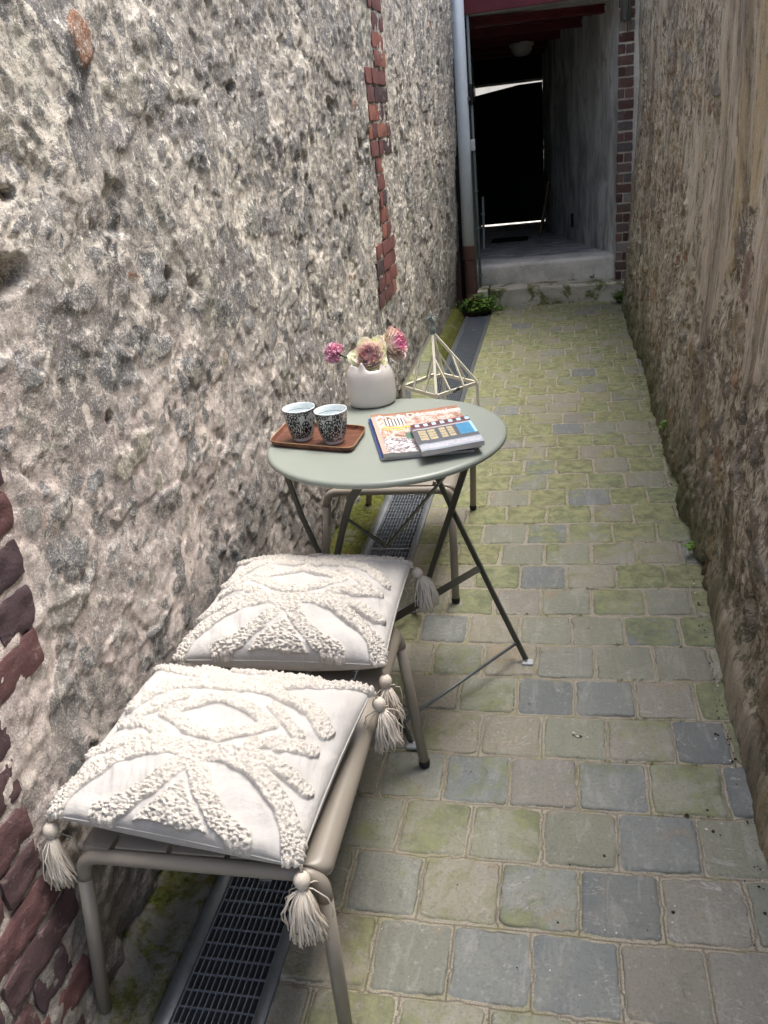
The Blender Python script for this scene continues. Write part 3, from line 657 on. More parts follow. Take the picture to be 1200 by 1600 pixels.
# ------------------------------------------------------------------ drainage channel
dr=empty('drain_channel',(-.64,3.0,-.1),'galvanised steel slot drain with mesh grating running along the foot of the pale left wall','drain')
mb=MB();mb.box((-.745,-.5,-.12),(-.713,6.60,.004));mb.box((-.560,-.5,-.12),(-.5365,6.60,.004))
o=mb.build('frame',M['steel'],dr);bevel(o,.0015,1)
MB().box((-.712,-.5,-.125),(-.561,6.60,-.112)).build('channel_bottom',M['black'],dr)
def gpanel(y0,y1):
    mb=MB();n=13
    for i in range(n):
        x=-.7105+(.149)*i/(n-1);mb.box((x-.0011,y0,-.024),(x+.0011,y1,-.0008))
    k=int(round((y1-y0)/.033))
    for j in range(k+1):
        y=y0+(y1-y0)*j/k;w=.0014 if 0<j<k else .003
        mb.box((-.711,y-w/2,-.007),(-.561,y+w/2,-.0012))
    c=(y0+y1)/2;mb.box((-.650,c-.012,-.02),(-.622,c+.012,-.0012))
    return mb
y=-.32;g=0
while y<6.4:
    y1=min(y+1.0,6.585);gpanel(y+.0015,y1-.0015).build('grating',M['grate'],dr);y+=1.0

# ------------------------------------------------------------------ steps and passage building
def rough_block(name,x0,x1,y0,y1,z0,z1,mat,seed,skew=0,nx=90,slope=0,parent=None,r=.018):
    # section in y-z swept along x with rounded nose and uneven wear
    prof=[(y1,z1-.001)]+[(y1-(y1-y0-r)*t,z1) for t in np.linspace(.05,1,8)]+[(y0+r-r*math.sin(t),z1-r+r*math.cos(t)) for t in np.linspace(.2,PI/2,6)]+[(y0,z1-r-(z1-r-z0)*t) for t in np.linspace(.1,1,9)]
    us=np.linspace(0,1,nx);A=np.zeros((nx,len(prof),3))
    for i,u in enumerate(us):
        x=x0+(x1-x0)*u
        for j,(yy,zz) in enumerate(prof): A[i,j]=(x,yy+skew*u,zz+slope*u*(zz-z0)/(z1-z0))
    n=fbm(A[...,0]*7+seed,A[...,1]*7+A[...,2]*9,seed,5,.6)
    n2=fbm(A[...,0]*30+seed,A[...,1]*30+A[...,2]*30,seed+4,3,.6)
    A[...,1]+=n*.010+n2*.002;A[...,2]+=n*.004+n2*.002
    A[0,:,1]=np.maximum(A[0,:,1],y0);
    return grid_obj(name,A,mat,flip=False,parent=parent)
st=rough_block('stone_step',-.56,.50,6.885,7.15,-.05,.150,M['conc'],3,-.02,slope=-.01)
tag(st,'low mossy concrete step at the far end of the paving','step')
st2=rough_block('stone_step',-.78,.50,7.10,7.40,.10,.305,M['conc2'],9,.03,slope=.004,r=.03)
tag(st2,'upper pale concrete step edging the dark covered passage','step')
sb=MB().box((-.66,6.80,-.02),(-.575,7.08,.155)).build('stone_block',M['conc']);bevel(sb,.012,3);tag(sb,'short grey stone block between downpipe foot and low mossy step','stone')
# sloping cobbled floor
ys=axis([(7.30,9.0,.012),(9.0,12.25,.03)]);xs=axis([(-1.1,.5,.012)])
X,Y=np.meshgrid(xs,ys,indexing='ij');rw=np.floor(Y/.075);ux=X/.16+.5*(rw%2);fx=np.abs(ux-np.floor(ux)-.5);fy=np.abs(Y/.075-rw-.5)
e=np.minimum((.5-fx)*.16,(.5-fy)*.075)
rnd=_h(np.floor(ux),rw,rw*0,5)
Zf=.312-.055*(Y-7.1)+.004*ss(.0,.012,e)*(.6+rnd)+.003*fbm(X*9,Y*9,7,3)
def cob():
    k=N('purple_grey_brick_paving',.75,.3);r=k.attr('r1');d=k.attr('d');f=k.noise(30,5,.7)
    c=k.ramp(r,[(0,(.32,.29,.285)),(.5,(.48,.44,.41)),(1,(.62,.58,.53))]);c=k.mix(k.math('MULTIPLY',k.sm(.45,.7,f),.5),c,(.35,.34,.32))
    return k.fin(k.mix(k.sm(.006,.002,d),c,(.30,.29,.27)),k.bump(f,.5,.003))
tag(grid_obj('passage_floor',np.stack([X,Y,Zf],-1),cob(),dict(r1=rnd,d=e)),kind='structure')

pb=empty('passage_building',(-.1,9,0),'dark covered passage through a building with red ceiling beams at the end of the alley','building')
# right inner wall along a polyline
def wallpoly(name,pts,z0,z1,mat,parent,th,seed,step=.03,amp=.010):
    pts=[np.array(p,float) for p in pts];Ps=[]
    for a,b in zip(pts[:-1],pts[1:]):
        n=max(2,int(np.linalg.norm(b-a)/step));Ps+=[a+(b-a)*t for t in np.linspace(0,1,n,endpoint=False)]
    Ps.append(pts[-1]);Ps=np.array(Ps);zz=np.linspace(z0,z1,90)
    A=np.zeros((len(Ps),90,3));A[...,0]=Ps[:,0:1];A[...,1]=Ps[:,1:2];A[...,2]=zz
    A[...,0]+=amp*fbm(A[...,1]*2+seed,A[...,2]*2,seed,5,.5)
    o=grid_obj(name,A,mat,parent=parent,flip=th>0)
    return o
wp=wallpoly('plaster_wall',[(.440,6.93),(.440,7.1),(-.08,9.9),(-.19,12.1)],-.1,2.35,M['plaster'],pb,1,5);wp['label']='damp grey plastered side wall of the passage'
A=[( .440,6.93),(.440,7.1),(-.08,9.9),(-.19,12.1)]
mb=MB()
for (a,b) in zip(A[:-1],A[1:]): 
    mb.add([(a[0]+.03,a[1],-.1),(b[0]+.03,b[1],-.1),(1.2,b[1],-.1),(1.2,a[1],-.1),(a[0]+.03,a[1],4.4),(b[0]+.03,b[1],4.4),(1.2,b[1],4.4),(1.2,a[1],4.4)],[(0,3,2,1),(4,5,6,7),(0,1,5,4),(1,2,6,5),(2,3,7,6),(3,0,4,7)])
mb.build('side_masonry',M['plaster'],pb)
lw=MB();L=[(-.668,6.96),(-1.06,12.1)]
lw.add([(-.668,6.99,-.1),(-1.06,12.1,-.1),(-2.,12.1,-.1),(-2.,6.99,-.1),(-.668,6.99,4.4),(-1.06,12.1,4.4),(-2.,12.1,4.4),(-2.,6.99,4.4)],[(0,3,2,1),(4,5,6,7),(0,1,5,4),(1,2,6,5),(2,3,7,6),(3,0,4,7)])
lw.build('painted_side_wall',M['greygreen'],pb)
MB().box((-.66,7.0,2.145),(.45,12.1,4.4)).build('upper_storey',M['plaster'],pb)
MB().box((-.666,6.955,2.115),(.46,7.0,4.4)).build('lintel',M['red'],pb)
mb=MB()
for i in range(44):
    y=7.02+i*.115;mb.box((-1.05,y,2.112+.004*(i%3)),(.44,y+.108,2.14))
mb.build('ceiling_boards',M['board'],pb)
for i,(yy,zb,hh) in enumerate([(7.16,2.052,.058),(8.02,2.040,.070),(9.0,2.035,.075),(9.9,2.03,.08),(10.9,2.03,.08)]):
    mb=MB();a=(-.95-.05*i,yy-.04);b=(.50,yy+.44)
    for w,z0,z1 in((.085,zb,zb+.010),(.012,zb+.010,zb+hh-.010),(.085,zb+hh-.010,zb+hh)):
        d=Vector((b[0]-a[0],b[1]-a[1],0));L=d.length;ang=math.atan2(d.y,d.x)
        mb.box((0,-w/2,z0),(L,w/2,z1),0,Matrix.Translation((a[0],a[1],0))@Matrix.Rotation(ang,4,'Z'))
    mb.build('ceiling_beam',M['red'],pb)
MB().box((-1.05,12.02,1.86),(-.15,12.09,2.35)).build('door_lintel',M['door'],pb)
MB().box((-1.05,12.02,1.800),(-.19,12.05,1.86)).build('door_frame',M['door'],pb)
# sagging dark door leaf
mb=MB();x0,x1=-1.06,-.190;zt0,zt1=1.680,1.757;zb=.062
mb.add([(x0,12.10,zb),(x1,12.10,zb),(x1,12.10,zt1),(x1-.30,12.10,zt1-.004),(x0,12.10,zt0),(x0,12.14,zb),(x1,12.14,zb),(x1,12.14,zt1),(x1-.30,12.14,zt1-.004),(x0,12.14,zt0)],[(0,1,2,3,4),(9,8,7,6,5),(0,5,6,1),(1,6,7,2),(2,7,8,3),(3,8,9,4),(4,9,5,0)])
dd=mb.build('door',M['door'],pb);dd['label']='black plank door with daylight showing round its edges'
MB().box((-1.6,12.10,1.775),(1.2,12.3,4.4)).build('rear_wall',M['plaster'],pb)
MB().box((-.176,12.10,0),(1.2,12.3,1.775)).build('rear_wall',M['plaster'],pb)
MB().box((-1.9,12.10,0),(-1.06,12.3,1.775)).build('rear_wall',M['plaster'],pb)
for z in(1.42,.95): MB().box((x1-.01,12.103,z),(x1+.04,12.12,z+.06)).build('door_stop',M['door'],pb)
# brick pier facing the alley
mb=MB();rs=[];z=.045;i=0
while z<3.2:
    w=.112
    if i%2: rbrick(mb,rs,(.480+.006*random.random(),6.885,z),(w-.008,.058,.05),random.random(),(6,3),'y',.004)
    else:
        rbrick(mb,rs,(.452,6.885,z),(.045,.058,.05),random.random(),(3,3),'y',.004);rbrick(mb,rs,(.508,6.885,z),(.058,.058,.05),random.random(),(3,3),'y',.004)
    z+=.0715;i+=1
MB().box((.438,6.897,-.05),(.60,6.95,4.4)).build('pier_core',M['conc2'],pb)
brick_obj('brick_pier',mb,rs,M['brickdark'],pb)['label']='narrow sooty brick pier with white blotches at the passage mouth'
MB().box((-1.3,6.93,-.1),(-.672,6.985,4.4)).build('left_pier',M['iron'],pb)
MB().box((.104,8.10,.43),(.13,8.16,.545),0).build('air_vent',M['black'],pb)
# opposite house beyond the door
oh=MB().box((-5,15.2,-.1),(5,15.6,3.6));ohh=oh.build('house_wall',M['lime']);tag(ohh,'sunlit pale wall of the house across the street, seen above the black door','house')
mb=MB();rs=[]
for i in range(5):
    for j in range(16): rbrick(mb,rs,(-1.3+.225*(j%8)+.1*(i%2),15.19,1.95+.075*i+.375*(j//8)),(.21,.062,.04),random.random()*.8,(3,2),'y')
brick_obj('brick_band',mb,rs,M['brick'],ohh)
# ceiling lamp
cl=empty('ceiling_lamp',(-.335,9.25,2.0),'round white unlit lamp under the passage ceiling','lamp')
MB().lathe([(0,2.12),(.03,2.12),(.03,2.045),(.115,2.042),(.118,2.03),(.118,2.005),(.11,2.0)],32,(-.335,9.25,0)).build('lamp_base',M['board'],cl,auto=.6)
MB().lathe([(.10,2.002),(.10,1.975),(.085,1.945),(.05,1.925),(0,1.92)],32,(-.335,9.25,0)).build('lamp_shade',M['board'],cl,smooth=True)
# small stuff in the passage
pk=MB();pk.bar((-.205,9.55,.185),(-.10,9.80,.70),.10,.022,(1,0,.2));o=pk.build('wooden_plank',M['plank']);tag(o,'dim brown plank leaning on the passage wall by the black door','plank')
mt=MB().box((-.72,9.2,.192),(-.33,9.55,.202),0,Matrix.Identity(4));o=mt.build('door_mat',M['soil'])
o.rotation_euler=(0,0,0);tag(o,'dark rubber mat lying on the passage floor','mat')
pp=MB();pp.tube([(-.742,8.62,.235),(-.735,8.66,.50),(-.733,8.67,.72)],.012,8);pp.box((-.752,8.64,.55),(-.72,8.68,.57));o=pp.build('thin_white_pole',M['white']);tag(o,'thin white pole standing against the left passage wall','pole')
# conduit & switch boxes on left jamb
cd=empty('cable_conduit',(-.640,6.93,.1),'slim grey green conduit with boxes beside the tall downpipe','conduit')
MB().tube([(-.642,6.975,.10),(-.640,6.975,1.2),(-.636,6.975,2.2)],.011,10).build('tube',M['greygreen'],cd,smooth=True)
for z in(.25,.62,.9,1.25): MB().box((-.656,6.955,z),(-.624,6.986,z+.012)).build('clip',M['steel'],cd)
o=MB().box((-.665,6.93,1.52),(-.625,6.975,1.66)).build('switch_box',M['cap'],cd);bevel(o,.004,2)
o=MB().box((-.662,6.93,1.20),(-.626,6.97,1.28)).build('junction_box',M['white'],cd);bevel(o,.004,2)

# ------------------------------------------------------------------ downpipe
dp=empty('downpipe',(-.70,6.86,0),'tall pale grey downpipe with rusty brown lower section in the far left corner','downpipe')
MB().tube([(-.712,6.86,.50),(-.700,6.86,1.3),(-.684,6.86,3.5)],.047,24).build('upper_pipe',M['zinc'],dp,smooth=True)
mb=MB();mb.tube([(-.712,6.86,.07),(-.712,6.86,.46)],.044,24);mb.lathe([(.044,.40),(.054,.41),(.054,.51),(.050,.515),(.046,.515)],24,(-.712,6.86,0))
mb.build('cast_iron_pipe',M['iron'],dp,auto=.6)
mb=MB();mb.tube([(-.712,6.86,.12),(-.712,6.85,.085),(-.708,6.81,.05),(-.700,6.74,.040)],[.045,.046,.046,.046],20,cap=False);mb.lathe([(.052,-.012),(.052,.0),(.040,.0)],20)
mb=MB();mb.tube([(-.712,6.86,.13),(-.712,6.85,.09),(-.706,6.80,.055),(-.700,6.73,.048)],.046,20,cap=False)
mb.tube([(-.700,6.728,.048),(-.708,6.80,.055),(-.712,6.85,.09)],.039,20,mi=1,cap=False)
mb.build('outlet',[M['iron'],M['black']],dp,smooth=True)
o=MB().box((-.775,6.84,1.55),(-.640,6.90,1.575)).build('bracket',M['steel'],dp)
cb=MB();cb.tube([(-.772,6.90,.05),(-.768,6.89,.8),(-.764,6.90,1.5),(-.760,6.90,2.4),(-.75,6.9,3.4)],.007,8);cb.tube([(-.785,6.92,.05),(-.781,6.915,.9),(-.775,6.92,3.4)],.009,8)
tag(cb.build('black_cable',M['cap'],None,smooth=True),'black cables running up between the left wall end and the pale downpipe','cable')
# old iron stub hanging by the pier top
mb=MB();mb.bar((.468,6.82,1.93),(.462,6.80,2.6),.06,.05,(0,1,0));o=mb.build('timber_stub',M['board'])
bm=bmesh.new();bm.from_mesh(o.data);bmesh.ops.subdivide_edges(bm,edges=bm.edges,cuts=5,use_grid_fill=True)
for v in bm.verts: v.co+=Vector((random.uniform(-1,1),random.uniform(-1,1),random.uniform(-1,1)))*.006
bm.to_mesh(o.data);bm.free();o.data.materials[0]=M['leg'];tag(o,'crumbling dark timber stub hanging at the top of the sooty brick pier','timber')
hk=MB();hk.tube([(.475,6.80,2.2),(.478,6.80,1.92),(.482,6.80,1.86),(.492,6.80,1.845),(.500,6.80,1.87),(.502,6.8,1.95),(.506,6.8,2.3)],.004,6)
tag(hk.build('wire_loop',M['leg'],None,smooth=True),'thin loop of wire hanging beside the dark timber stub','wire')

# ------------------------------------------------------------------ bench
def arc(c,r,a0,a1,n,ax):   # points of an arc in plane given by two axis vectors
    return [Vector(c)+Vector(ax[0])*(r*math.cos(a0+(a1-a0)*i/n))+Vector(ax[1])*(r*math.sin(a0+(a1-a0)*i/n)) for i in range(n+1)]
def side_slat(xi,xo,y0,y1,z,sgn):
    # thick rolled edge: closed section in x-z swept along y with rounded plan corner
    w=abs(xo-xi);r=.024;sec=[]
    for t in np.linspace(0,PI,13): sec.append((w-r+r*math.sin(t),-r+r*math.cos(t)))
    sec+=[(.012,-2*r+.004),(.004,-.012),(.0,-.004),(.002,0),(w-r-.01,.0005)]
    R=.022;ys=[y0+R*(1-math.cos(t)) for t in np.linspace(0,PI/2,9)]+[y0+R+(y1-y0-2*R)*k/6 for k in range(1,6)]+[y1-R*(1-math.cos(t)) for t in np.linspace(PI/2,0,9)]
    vs=[];n=len(sec)
    for y in ys:
        d=max(0,y0+R-y,y-(y1-R));ins=R-math.sqrt(max(0,R*R-d*d));ins=min(ins,w*.8)
        for (a,b) in sec:
            aa=min(a,max(0,w-ins)) if a<w-r else a-ins
            aa=max(aa,0) 
            kk=max(0,1-(min(y-y0,y1-y))/.03);vs.append((xi+sgn*aa,y,z+b*(1-.45*kk*kk)))
    fs=[(i*n+j,i*n+(j+1)%n,(i+1)*n+(j+1)%n,(i+1)*n+j) for i in range(len(ys)-1) for j in range(n)]
    fs+=[tuple(range(n))[::-1],tuple((len(ys)-1)*n+j for j in range(n))]
    if sgn<0: fs=[f[::-1] for f in fs]
    return MB().add(vs,fs)
def make_bench(x0,x1,y0,y1,z,feet,label,group,rot=0):
    """x0..x1 seat width, feet: [(nl),(nr),(fl),(fr)] xy at ground"""
    cx,cy=(x0+x1)/2,(y0+y1)/2
    t=empty('metal_bench',(cx,cy,0),label,'bench',group)
    sw=.062;w=x1-x0
    side_slat(x0+sw,x0,y0+.013,y1-.013,z,-1).build('side_rail',M['nut'],t,auto=.7)
    side_slat(x1-sw,x1,y0+.013,y1-.013,z,1).build('side_rail',M['nut'],t,auto=.7)
    iw=w-2*sw;n=3;g=.0095;bw=(iw-g*(n+1))/n
    for i in range(n):
        a=x0+sw+g+i*(bw+g)
        o=MB().box((a,y0+.016,z-.004),(a+bw,y1-.016,z)).build('slat',M['nut'],t);bevel(o,.0015,2)
    for yy in(y0+.06,cy,y1-.06): MB().box((x0+.045,yy-.012,z-.026),(x1-.045,yy+.012,z-.0045)).build('cross_brace',M['nut'],t)
    r=.0125;zt=z-.016;R=.035
    for k,(yy,fl,fr) in enumerate(((y0+.010,feet[0],feet[1]),(y1-.010,feet[2],feet[3]))):
        a=Vector((fl[0],fl[1],.012));b=Vector((fr[0],fr[1],.012));ta=Vector((x0+.012,yy,zt));tb=Vector((x1-.012,yy,zt))
        da=(a-ta).normalized();db=(b-tb).normalized();h=(tb-ta).normalized()
        def corner(p,d1,d2,n=7):
            A=p+d1*R;B=p+d2*R;return [ (A*(1-s)**2+p*(2*s*(1-s))+B*s*s) for s in [i/n for i in range(n+1)]]
        ca=corner(ta,da,h);cb=corner(tb,-h,db)
        qa=ca[0]+(a-ca[0])*.04;qb=cb[-1]+(b-cb[-1])*.04
        la=MB().tube([a,a+(ta-a)*.5,qa],r,20).build('leg',M['nut'],t,smooth=True)
        MB().tube([qa]+ca+[ta.lerp(tb,.5)]+cb+[qb],r-.0001,20).build('end_rail',M['nut'],t,smooth=True)
        lb=MB().tube([qb,b+(tb-b)*.5,b],r,20).build('leg',M['nut'],t,smooth=True)
        for pnt,lg in((a,la),(b,lb)): MB().lathe([(0,-.0105),(.0125,-.0105),(.0138,-.007),(.0138,.006),(.0128,.008)],16,(pnt.x,pnt.y,pnt.z)).build('foot_cap',M['cap'],lg,auto=.6)
    return t
SZ=.425
make_bench(-.790,-.357,.843,1.535,SZ,[(-.838,.842),(-.372,.838),(-.80,1.54),(-.342,1.540)],'taupe metal slatted bench carrying the two tufted cushions in the foreground','two matching metal benches')
make_bench(-.742,-.322,2.285,3.02,SZ,[(-.792,2.30),(-.348,2.302),(-.797,3.045),(-.355,3.012)],'taupe metal slatted bench mostly hidden behind the round table, carrying the lantern','two matching metal benches')

# ------------------------------------------------------------------ cushions
CC=[dict(c=[(-.822,.862,.484),(-.390,.822,.460),(-.351,1.200,.492),(-.795,1.232,.500)],h=.062),
    dict(c=[(-.790,1.290,.482),(-.349,1.300,.476),(-.348,1.650,.508),(-.775,1.655,.500)],h=.070)]
def csurf(u,v,ci,side=1):
    c=[np.array(k) for k in CC[ci]['c']];h=CC[ci]['h'];a=2*u-1;b=2*v-1
    uu=.5+.5*a*(1-.026*(1-b*b));vv=.5+.5*b*(1-.026*(1-a*a));uu=uu[...,None];vv=vv[...,None]
    P=(c[0]*(1-uu)+c[1]*uu)*(1-vv)+(c[3]*(1-uu)+c[2]*uu)*vv
    e=np.clip((1-a*a)*(1-b*b),0,1);P[...,2]+=side*h*e**.38
    return P,e
half=[([(.02,.012),(.045,.10),(.105,.18),(.19,.26),(.28,.315),(.40,.335),(.5,.31)],.043),
 ([(.215,.02),(.31,.06),(.395,.145),(.455,.235),(.505,.30)],.043),
 ([(.05,.29),(.17,.345),(.32,.362),(.5,.345)],.036),
 ([(.09,.475),(.20,.468),(.30,.418)],.034),([(.15,.53),(.23,.60),(.30,.67)],.030),
 ([(.07,.60),(.14,.69),(.23,.745),(.34,.77),(.46,.765),(.5,.76)],.038),
 ([(.02,.985),(.17,.90),(.33,.84),(.5,.79)],.042),([(.24,.985),(.34,.92),(.46,.82)],.038)]
full=[([(.27,.54),(.42,.445),(.55,.43),(.67,.50),(.73,.545)],.037),([(.28,.545),(.39,.62),(.5,.68)],.034),([(.5,.665),(.62,.62),(.73,.55)],.034),
 ([(.92,.485),(.80,.44)],.034),([(.40,.985),(.5,.94),(.6,.985)],.030)]
PL=full+half+[([(1-a,b) for a,b in p],w) for p,w in half]
def tuftmask(U,V):
    m=np.full(U.shape,-1.)
    for pts,w in PL:
        for (a,b),(c,d) in zip(pts[:-1],pts[1:]):
            dx,dy=c-a,d-b;t=np.clip(((U-a)*dx+(V-b)*dy)/(dx*dx+dy*dy),0,1)
            m=np.maximum(m,w-np.hypot(U-a-t*dx,V-b-t*dy))
    # triangle
    T=[(.508,.175),(.375,.018),(.640,.018)];dmin=None
    for i in range(3):
        a=T[i];b=T[(i+1)%3];nx,ny=(b[1]-a[1]),-(b[0]-a[0]);L=math.hypot(nx,ny);c=T[(i+2)%3]
        s=((U-a[0])*nx+(V-a[1])*ny)/L;sc=((c[0]-a[0])*nx+(c[1]-a[1])*ny)
        s=s*(1 if sc>0 else -1);dmin=s if dmin is None else np.minimum(dmin,s)
    return np.maximum(m,dmin+.008)
def tassel(name,p,d,parent,seed,L=.085,spread=1.0,ns=64):
    ns=int(ns*2.4);L*=1.14
    """p corner, d rough hanging direction"""
    rd=random.Random(seed);mb=MB();p=Vector(p);d=Vector(d).normalized()
    o0=p+d*.004;n0=o0+d*.012;c=n0+d*.011
    for k in range(3):
        a=k*2*PI/3;off=Vector((math.cos(a),math.sin(a),0))*.0016
        mb.tube([p+off,o0+off,n0-off],.0018,6)
    # wrapped ball head: vertical threads over a sphere
    for k in range(30):
        a=2*PI*k/30;e1=d.orthogonal().normalized();e2=d.cross(e1);rad=e1*math.cos(a)+e2*math.sin(a)
        pts=[]
        for t in np.linspace(.05,.95,8):
            th=PI*t;pts.append(c-d*(.0125*math.cos(th))+rad*(.0105*math.sin(th)+.001))
        mb.tube(pts,.0015,5,cap=False)
    mb.lathe([(0,.010),(.006,.009),(.0095,.004),(.0105,0),(.0095,-.005),(.006,-.009),(.004,-.012)],12,tuple(c))
    nk=c+d*.0125
    for k in range(-2,3): 
        e1=d.orthogonal().normalized();e2=d.cross(e1);q0=nk+d*(k*.0014)
        mb.tube([q0+(e1*math.cos(t)+e2*math.sin(t))*.0058 for t in np.linspace(0,2*PI,13)],.0011,5,cap=False)
    for k in range(ns):
        a=rd.uniform(0,2*PI);q=math.sqrt(rd.random());e1=d.orthogonal().normalized();e2=d.cross(e1);rad=e1*math.cos(a)+e2*math.sin(a)
        S=.031*spread*q;ll=L*rd.uniform(.82,1.08);wob=rd.uniform(-.006,.006);wa=rd.uniform(0,6);down=Vector((0,0,-1))
        pts=[]
        for i in range(9):
            t=i/8;dirn=(d*(1-t)+down*t)
            w=e1*math.sin(t*7+wa)*wob*t+e2*math.cos(t*6+wa)*wob*t
            pts.append(nk+rad*(.005*q+S*(t**.75)*(1.0-.22*t))+ (d*min(t,.35)+down*max(0,t-.35))*ll+w)
        mb.tube(pts,[.0018]*8+[.0013],5)
    for k in range(int(ns*.05)):  # stray looped threads
        a=rd.uniform(0,2*PI);rad=Vector((math.cos(a),math.sin(a),0));
        pts=[nk+rad*(.006+.030*math.sin(PI*t*.6)*rd.uniform(.8,1.2))+Vector((0,0,-1))*(ll*.75*t)+Vector((0,0,1))*.012*math.sin(PI*t) for t in np.linspace(0,1,8)]
        mb.tube(pts,.0011,5)
    return mb.build(name,M['yarn'],parent,smooth=True)
def make_cushion(ci,label):
    c=CC[ci]['c'];ctr=np.mean(c,0);t=empty('cushion',tuple(ctr),label,'cushion','pair of tufted cream cushions')
    n=270;u=.5-.5*np.cos(np.linspace(0,PI,n));u=.75*u+.25*np.linspace(0,1,n);U,V=np.meshgrid(u,u,indexing='ij')
    P,e=csurf(U,V,ci,1)
    mk=tuftmask(U+.008*fbm(U*14,V*14,3+ci,3),V+.008*fbm(U*14,V*14,9+ci,3))
    f1,f2,r,_,_=voro(U*96,V*92,61+ci)
    mk=mk-.003;t_=ss(-.004,.005,mk);loop=np.sqrt(np.clip(1-(f1/.72)**2,0,1))
    amp=t_*(.0022+.0062*loop*(.35+1.*r))
    # cloth folds: radial wrinkles near seams, broad dents
    wr=fbm(U*4+ci*7,V*4,71+ci,3)*.012+(fbm(U*9+V*3,V*2.2-U*2+ci*5,79+ci,3,.5,True))*.0035+fbm(U*16+V*6,V*4-U*3+ci*5,75+ci,3,.5)*.0022
    seam=np.sin(U*60+3*fbm(U*5,V*5,77,2))*np.exp(-V/.05)*.0022+np.sin(U*55)*np.exp(-(1-V)/.05)*.0015+np.sin(V*58)*(np.exp(-U/.05)+np.exp(-(1-U)/.05))*.0018
    disp=amp+(wr+seam)*(1-.5*t_)*np.clip(e*6,0,1)
    du=np.gradient(P,axis=0);dv=np.gradient(P,axis=1);nn=np.cross(du,dv);nn/=np.linalg.norm(nn,axis=-1,keepdims=True)+1e-9
    nn[nn[...,2]<0]*=-1
    P=P+nn*disp[...,None]
    o=grid_obj('cover',P,M['cotton'],dict(tuft=t_),parent=t)
    n=60;u=.5-.5*np.cos(np.linspace(0,PI,n));U,V=np.meshgrid(u,u,indexing='ij');Pb,e=csurf(U,V,ci,-1)
    Pb[...,2]+=fbm(U*6,V*6,91+ci,3)*.003*np.clip(e*5,0,1)
    Pb[...,2]=np.maximum(Pb[...,2],SZ+.0015) if ci==0 else np.where(Pb[...,1]<1.56,np.maximum(Pb[...,2],SZ+.0015),Pb[...,2])
    grid_obj('underside',Pb,M['cotton'],dict(tuft=0),parent=t,flip=True)
    # piped seam
    mb=MB();e=np.linspace(0,1,40);path=[csurf(e,e*0,ci)[0],csurf(e*0+1,e,ci)[0],csurf(e[::-1],e*0+1,ci)[0],csurf(e*0,e[::-1],ci)[0]]
    mb.tube([tuple(p) for a in path for p in a],.0016,6,cap=False);mb.build('seam',M['cotton'],t,smooth=True)
    return t
c1=make_cushion(0,'cream tufted tasselled cushion at the near end of the bench, closest to the camera')
c2=make_cushion(1,'cream tufted tasselled cushion at the far end of the bench, against the round table')
def crn(i,j):return CC[i]['c'][j]
tassel('tassel',crn(0,0),(.0,-.25,-1),c1,1,.082,.75,64)
tassel('tassel',(-.387,.826,.462),(.02,-.30,-1),c1,2,.080,1.05,76)
tassel('tassel',(-.349,1.203,.486),(.30,-.1,-1),c1,3,.070,.95,60)
tassel('tassel',(-.80,1.235,.50),(-.1,.1,-.6),c1,4,.06,.5,36)
tassel('tassel',(-.350,1.298,.470),(.08,-.22,-1),c2,5,.066,.95,64)
tassel('tassel',(-.348,1.652,.506),(.45,.12,-.9),c2,6,.075,.95,64)
tassel('tassel',crn(1,3),(-.3,.2,-1),c2,7,.07,.6,36)

# ------------------------------------------------------------------ bistro table
TC=Vector((-.4296,1.8962,.74));TR=.300
tb=empty('bistro_table',(TC.x,TC.y,0),'round sage green folding metal table between the two benches','table')
prof=[(0,TC.z)]+[(r,TC.z) for r in(.15,.26,.288)]+[(.2935,TC.z-.0006),(.2975,TC.z-.003),(.300,TC.z-.0075),(.2995,TC.z-.013),(.297,TC.z-.0155),(.294,TC.z-.0135),(.2925,TC.z-.006),(.28,TC.z-.003),(0,TC.z-.003)]
MB().lathe(prof,160,(TC.x,TC.y,0)).build('tabletop',M['cactus'],tb,auto=.9)
A=Vector((-.109,1.976,0));B=Vector((-.386,1.609,0));pv_=Vector((-.798,.602,0));dv_=Vector((.602,.798,0))
def legpath(base,offs):   # offs: list of (offset along p, z)
    return [base+pv_*o+Vector((0,0,z)) for o,z in offs]
def flatleg(pts,name,w=.0195,t=.006):
    mb=MB();pts=[Vector(p) for p in pts];n=dv_
    # swept flat section: thickness along the hinge axis, width in the plane
    vs=[]
    for i,p in enumerate(pts):
        T=(pts[min(i+1,len(pts)-1)]-pts[max(i-1,0)]).normalized();s=n.cross(T).normalized()
        for a,b in((-1,-1),(1,-1),(1,1),(-1,1)): vs.append(p+n*(t/2*a)+s*(w/2*b))
    fs=[(i*4+j,i*4+(j+1)%4,(i+1)*4+(j+1)%4,(i+1)*4+j) for i in range(len(pts)-1) for j in range(4)]+[(3,2,1,0),tuple((len(pts)-1)*4+j for j in range(4))]
    mb.add(vs,fs);o=mb.build(name,M['leg'],tb);bevel(o,.0015,2,.9);return o
f1=[(0,.012),(.10,.17),(.25,.415),(.335,.56),(.365,.64),(.40,.722)]
f2=[(.455,.012),(.37,.15),(.25,.415),(.18,.57),(.135,.655),(.075,.722)]
legs_=[]
for b_,k in((A,0),(B,0)):
    legs_.append(flatleg(legpath(b_-dv_*0,f1),'leg'))
for b_,s in((A,-1),(B,1)):
    legs_.append(flatleg(legpath(b_+dv_*(.0125*s),f2),'leg'))
for b_,s in((A,-1),(B,1)):  # pivots
    P0=b_+pv_*.25+Vector((0,0,.415));mb=MB();mb.tube([P0-dv_*.012*1,P0+dv_*.0],.006,12);mb.tube([P0-dv_*.006,P0+dv_*(.0185*s)],.0045,12)
    mb.build('pivot_bolt',M['leg'],tb,smooth=True)
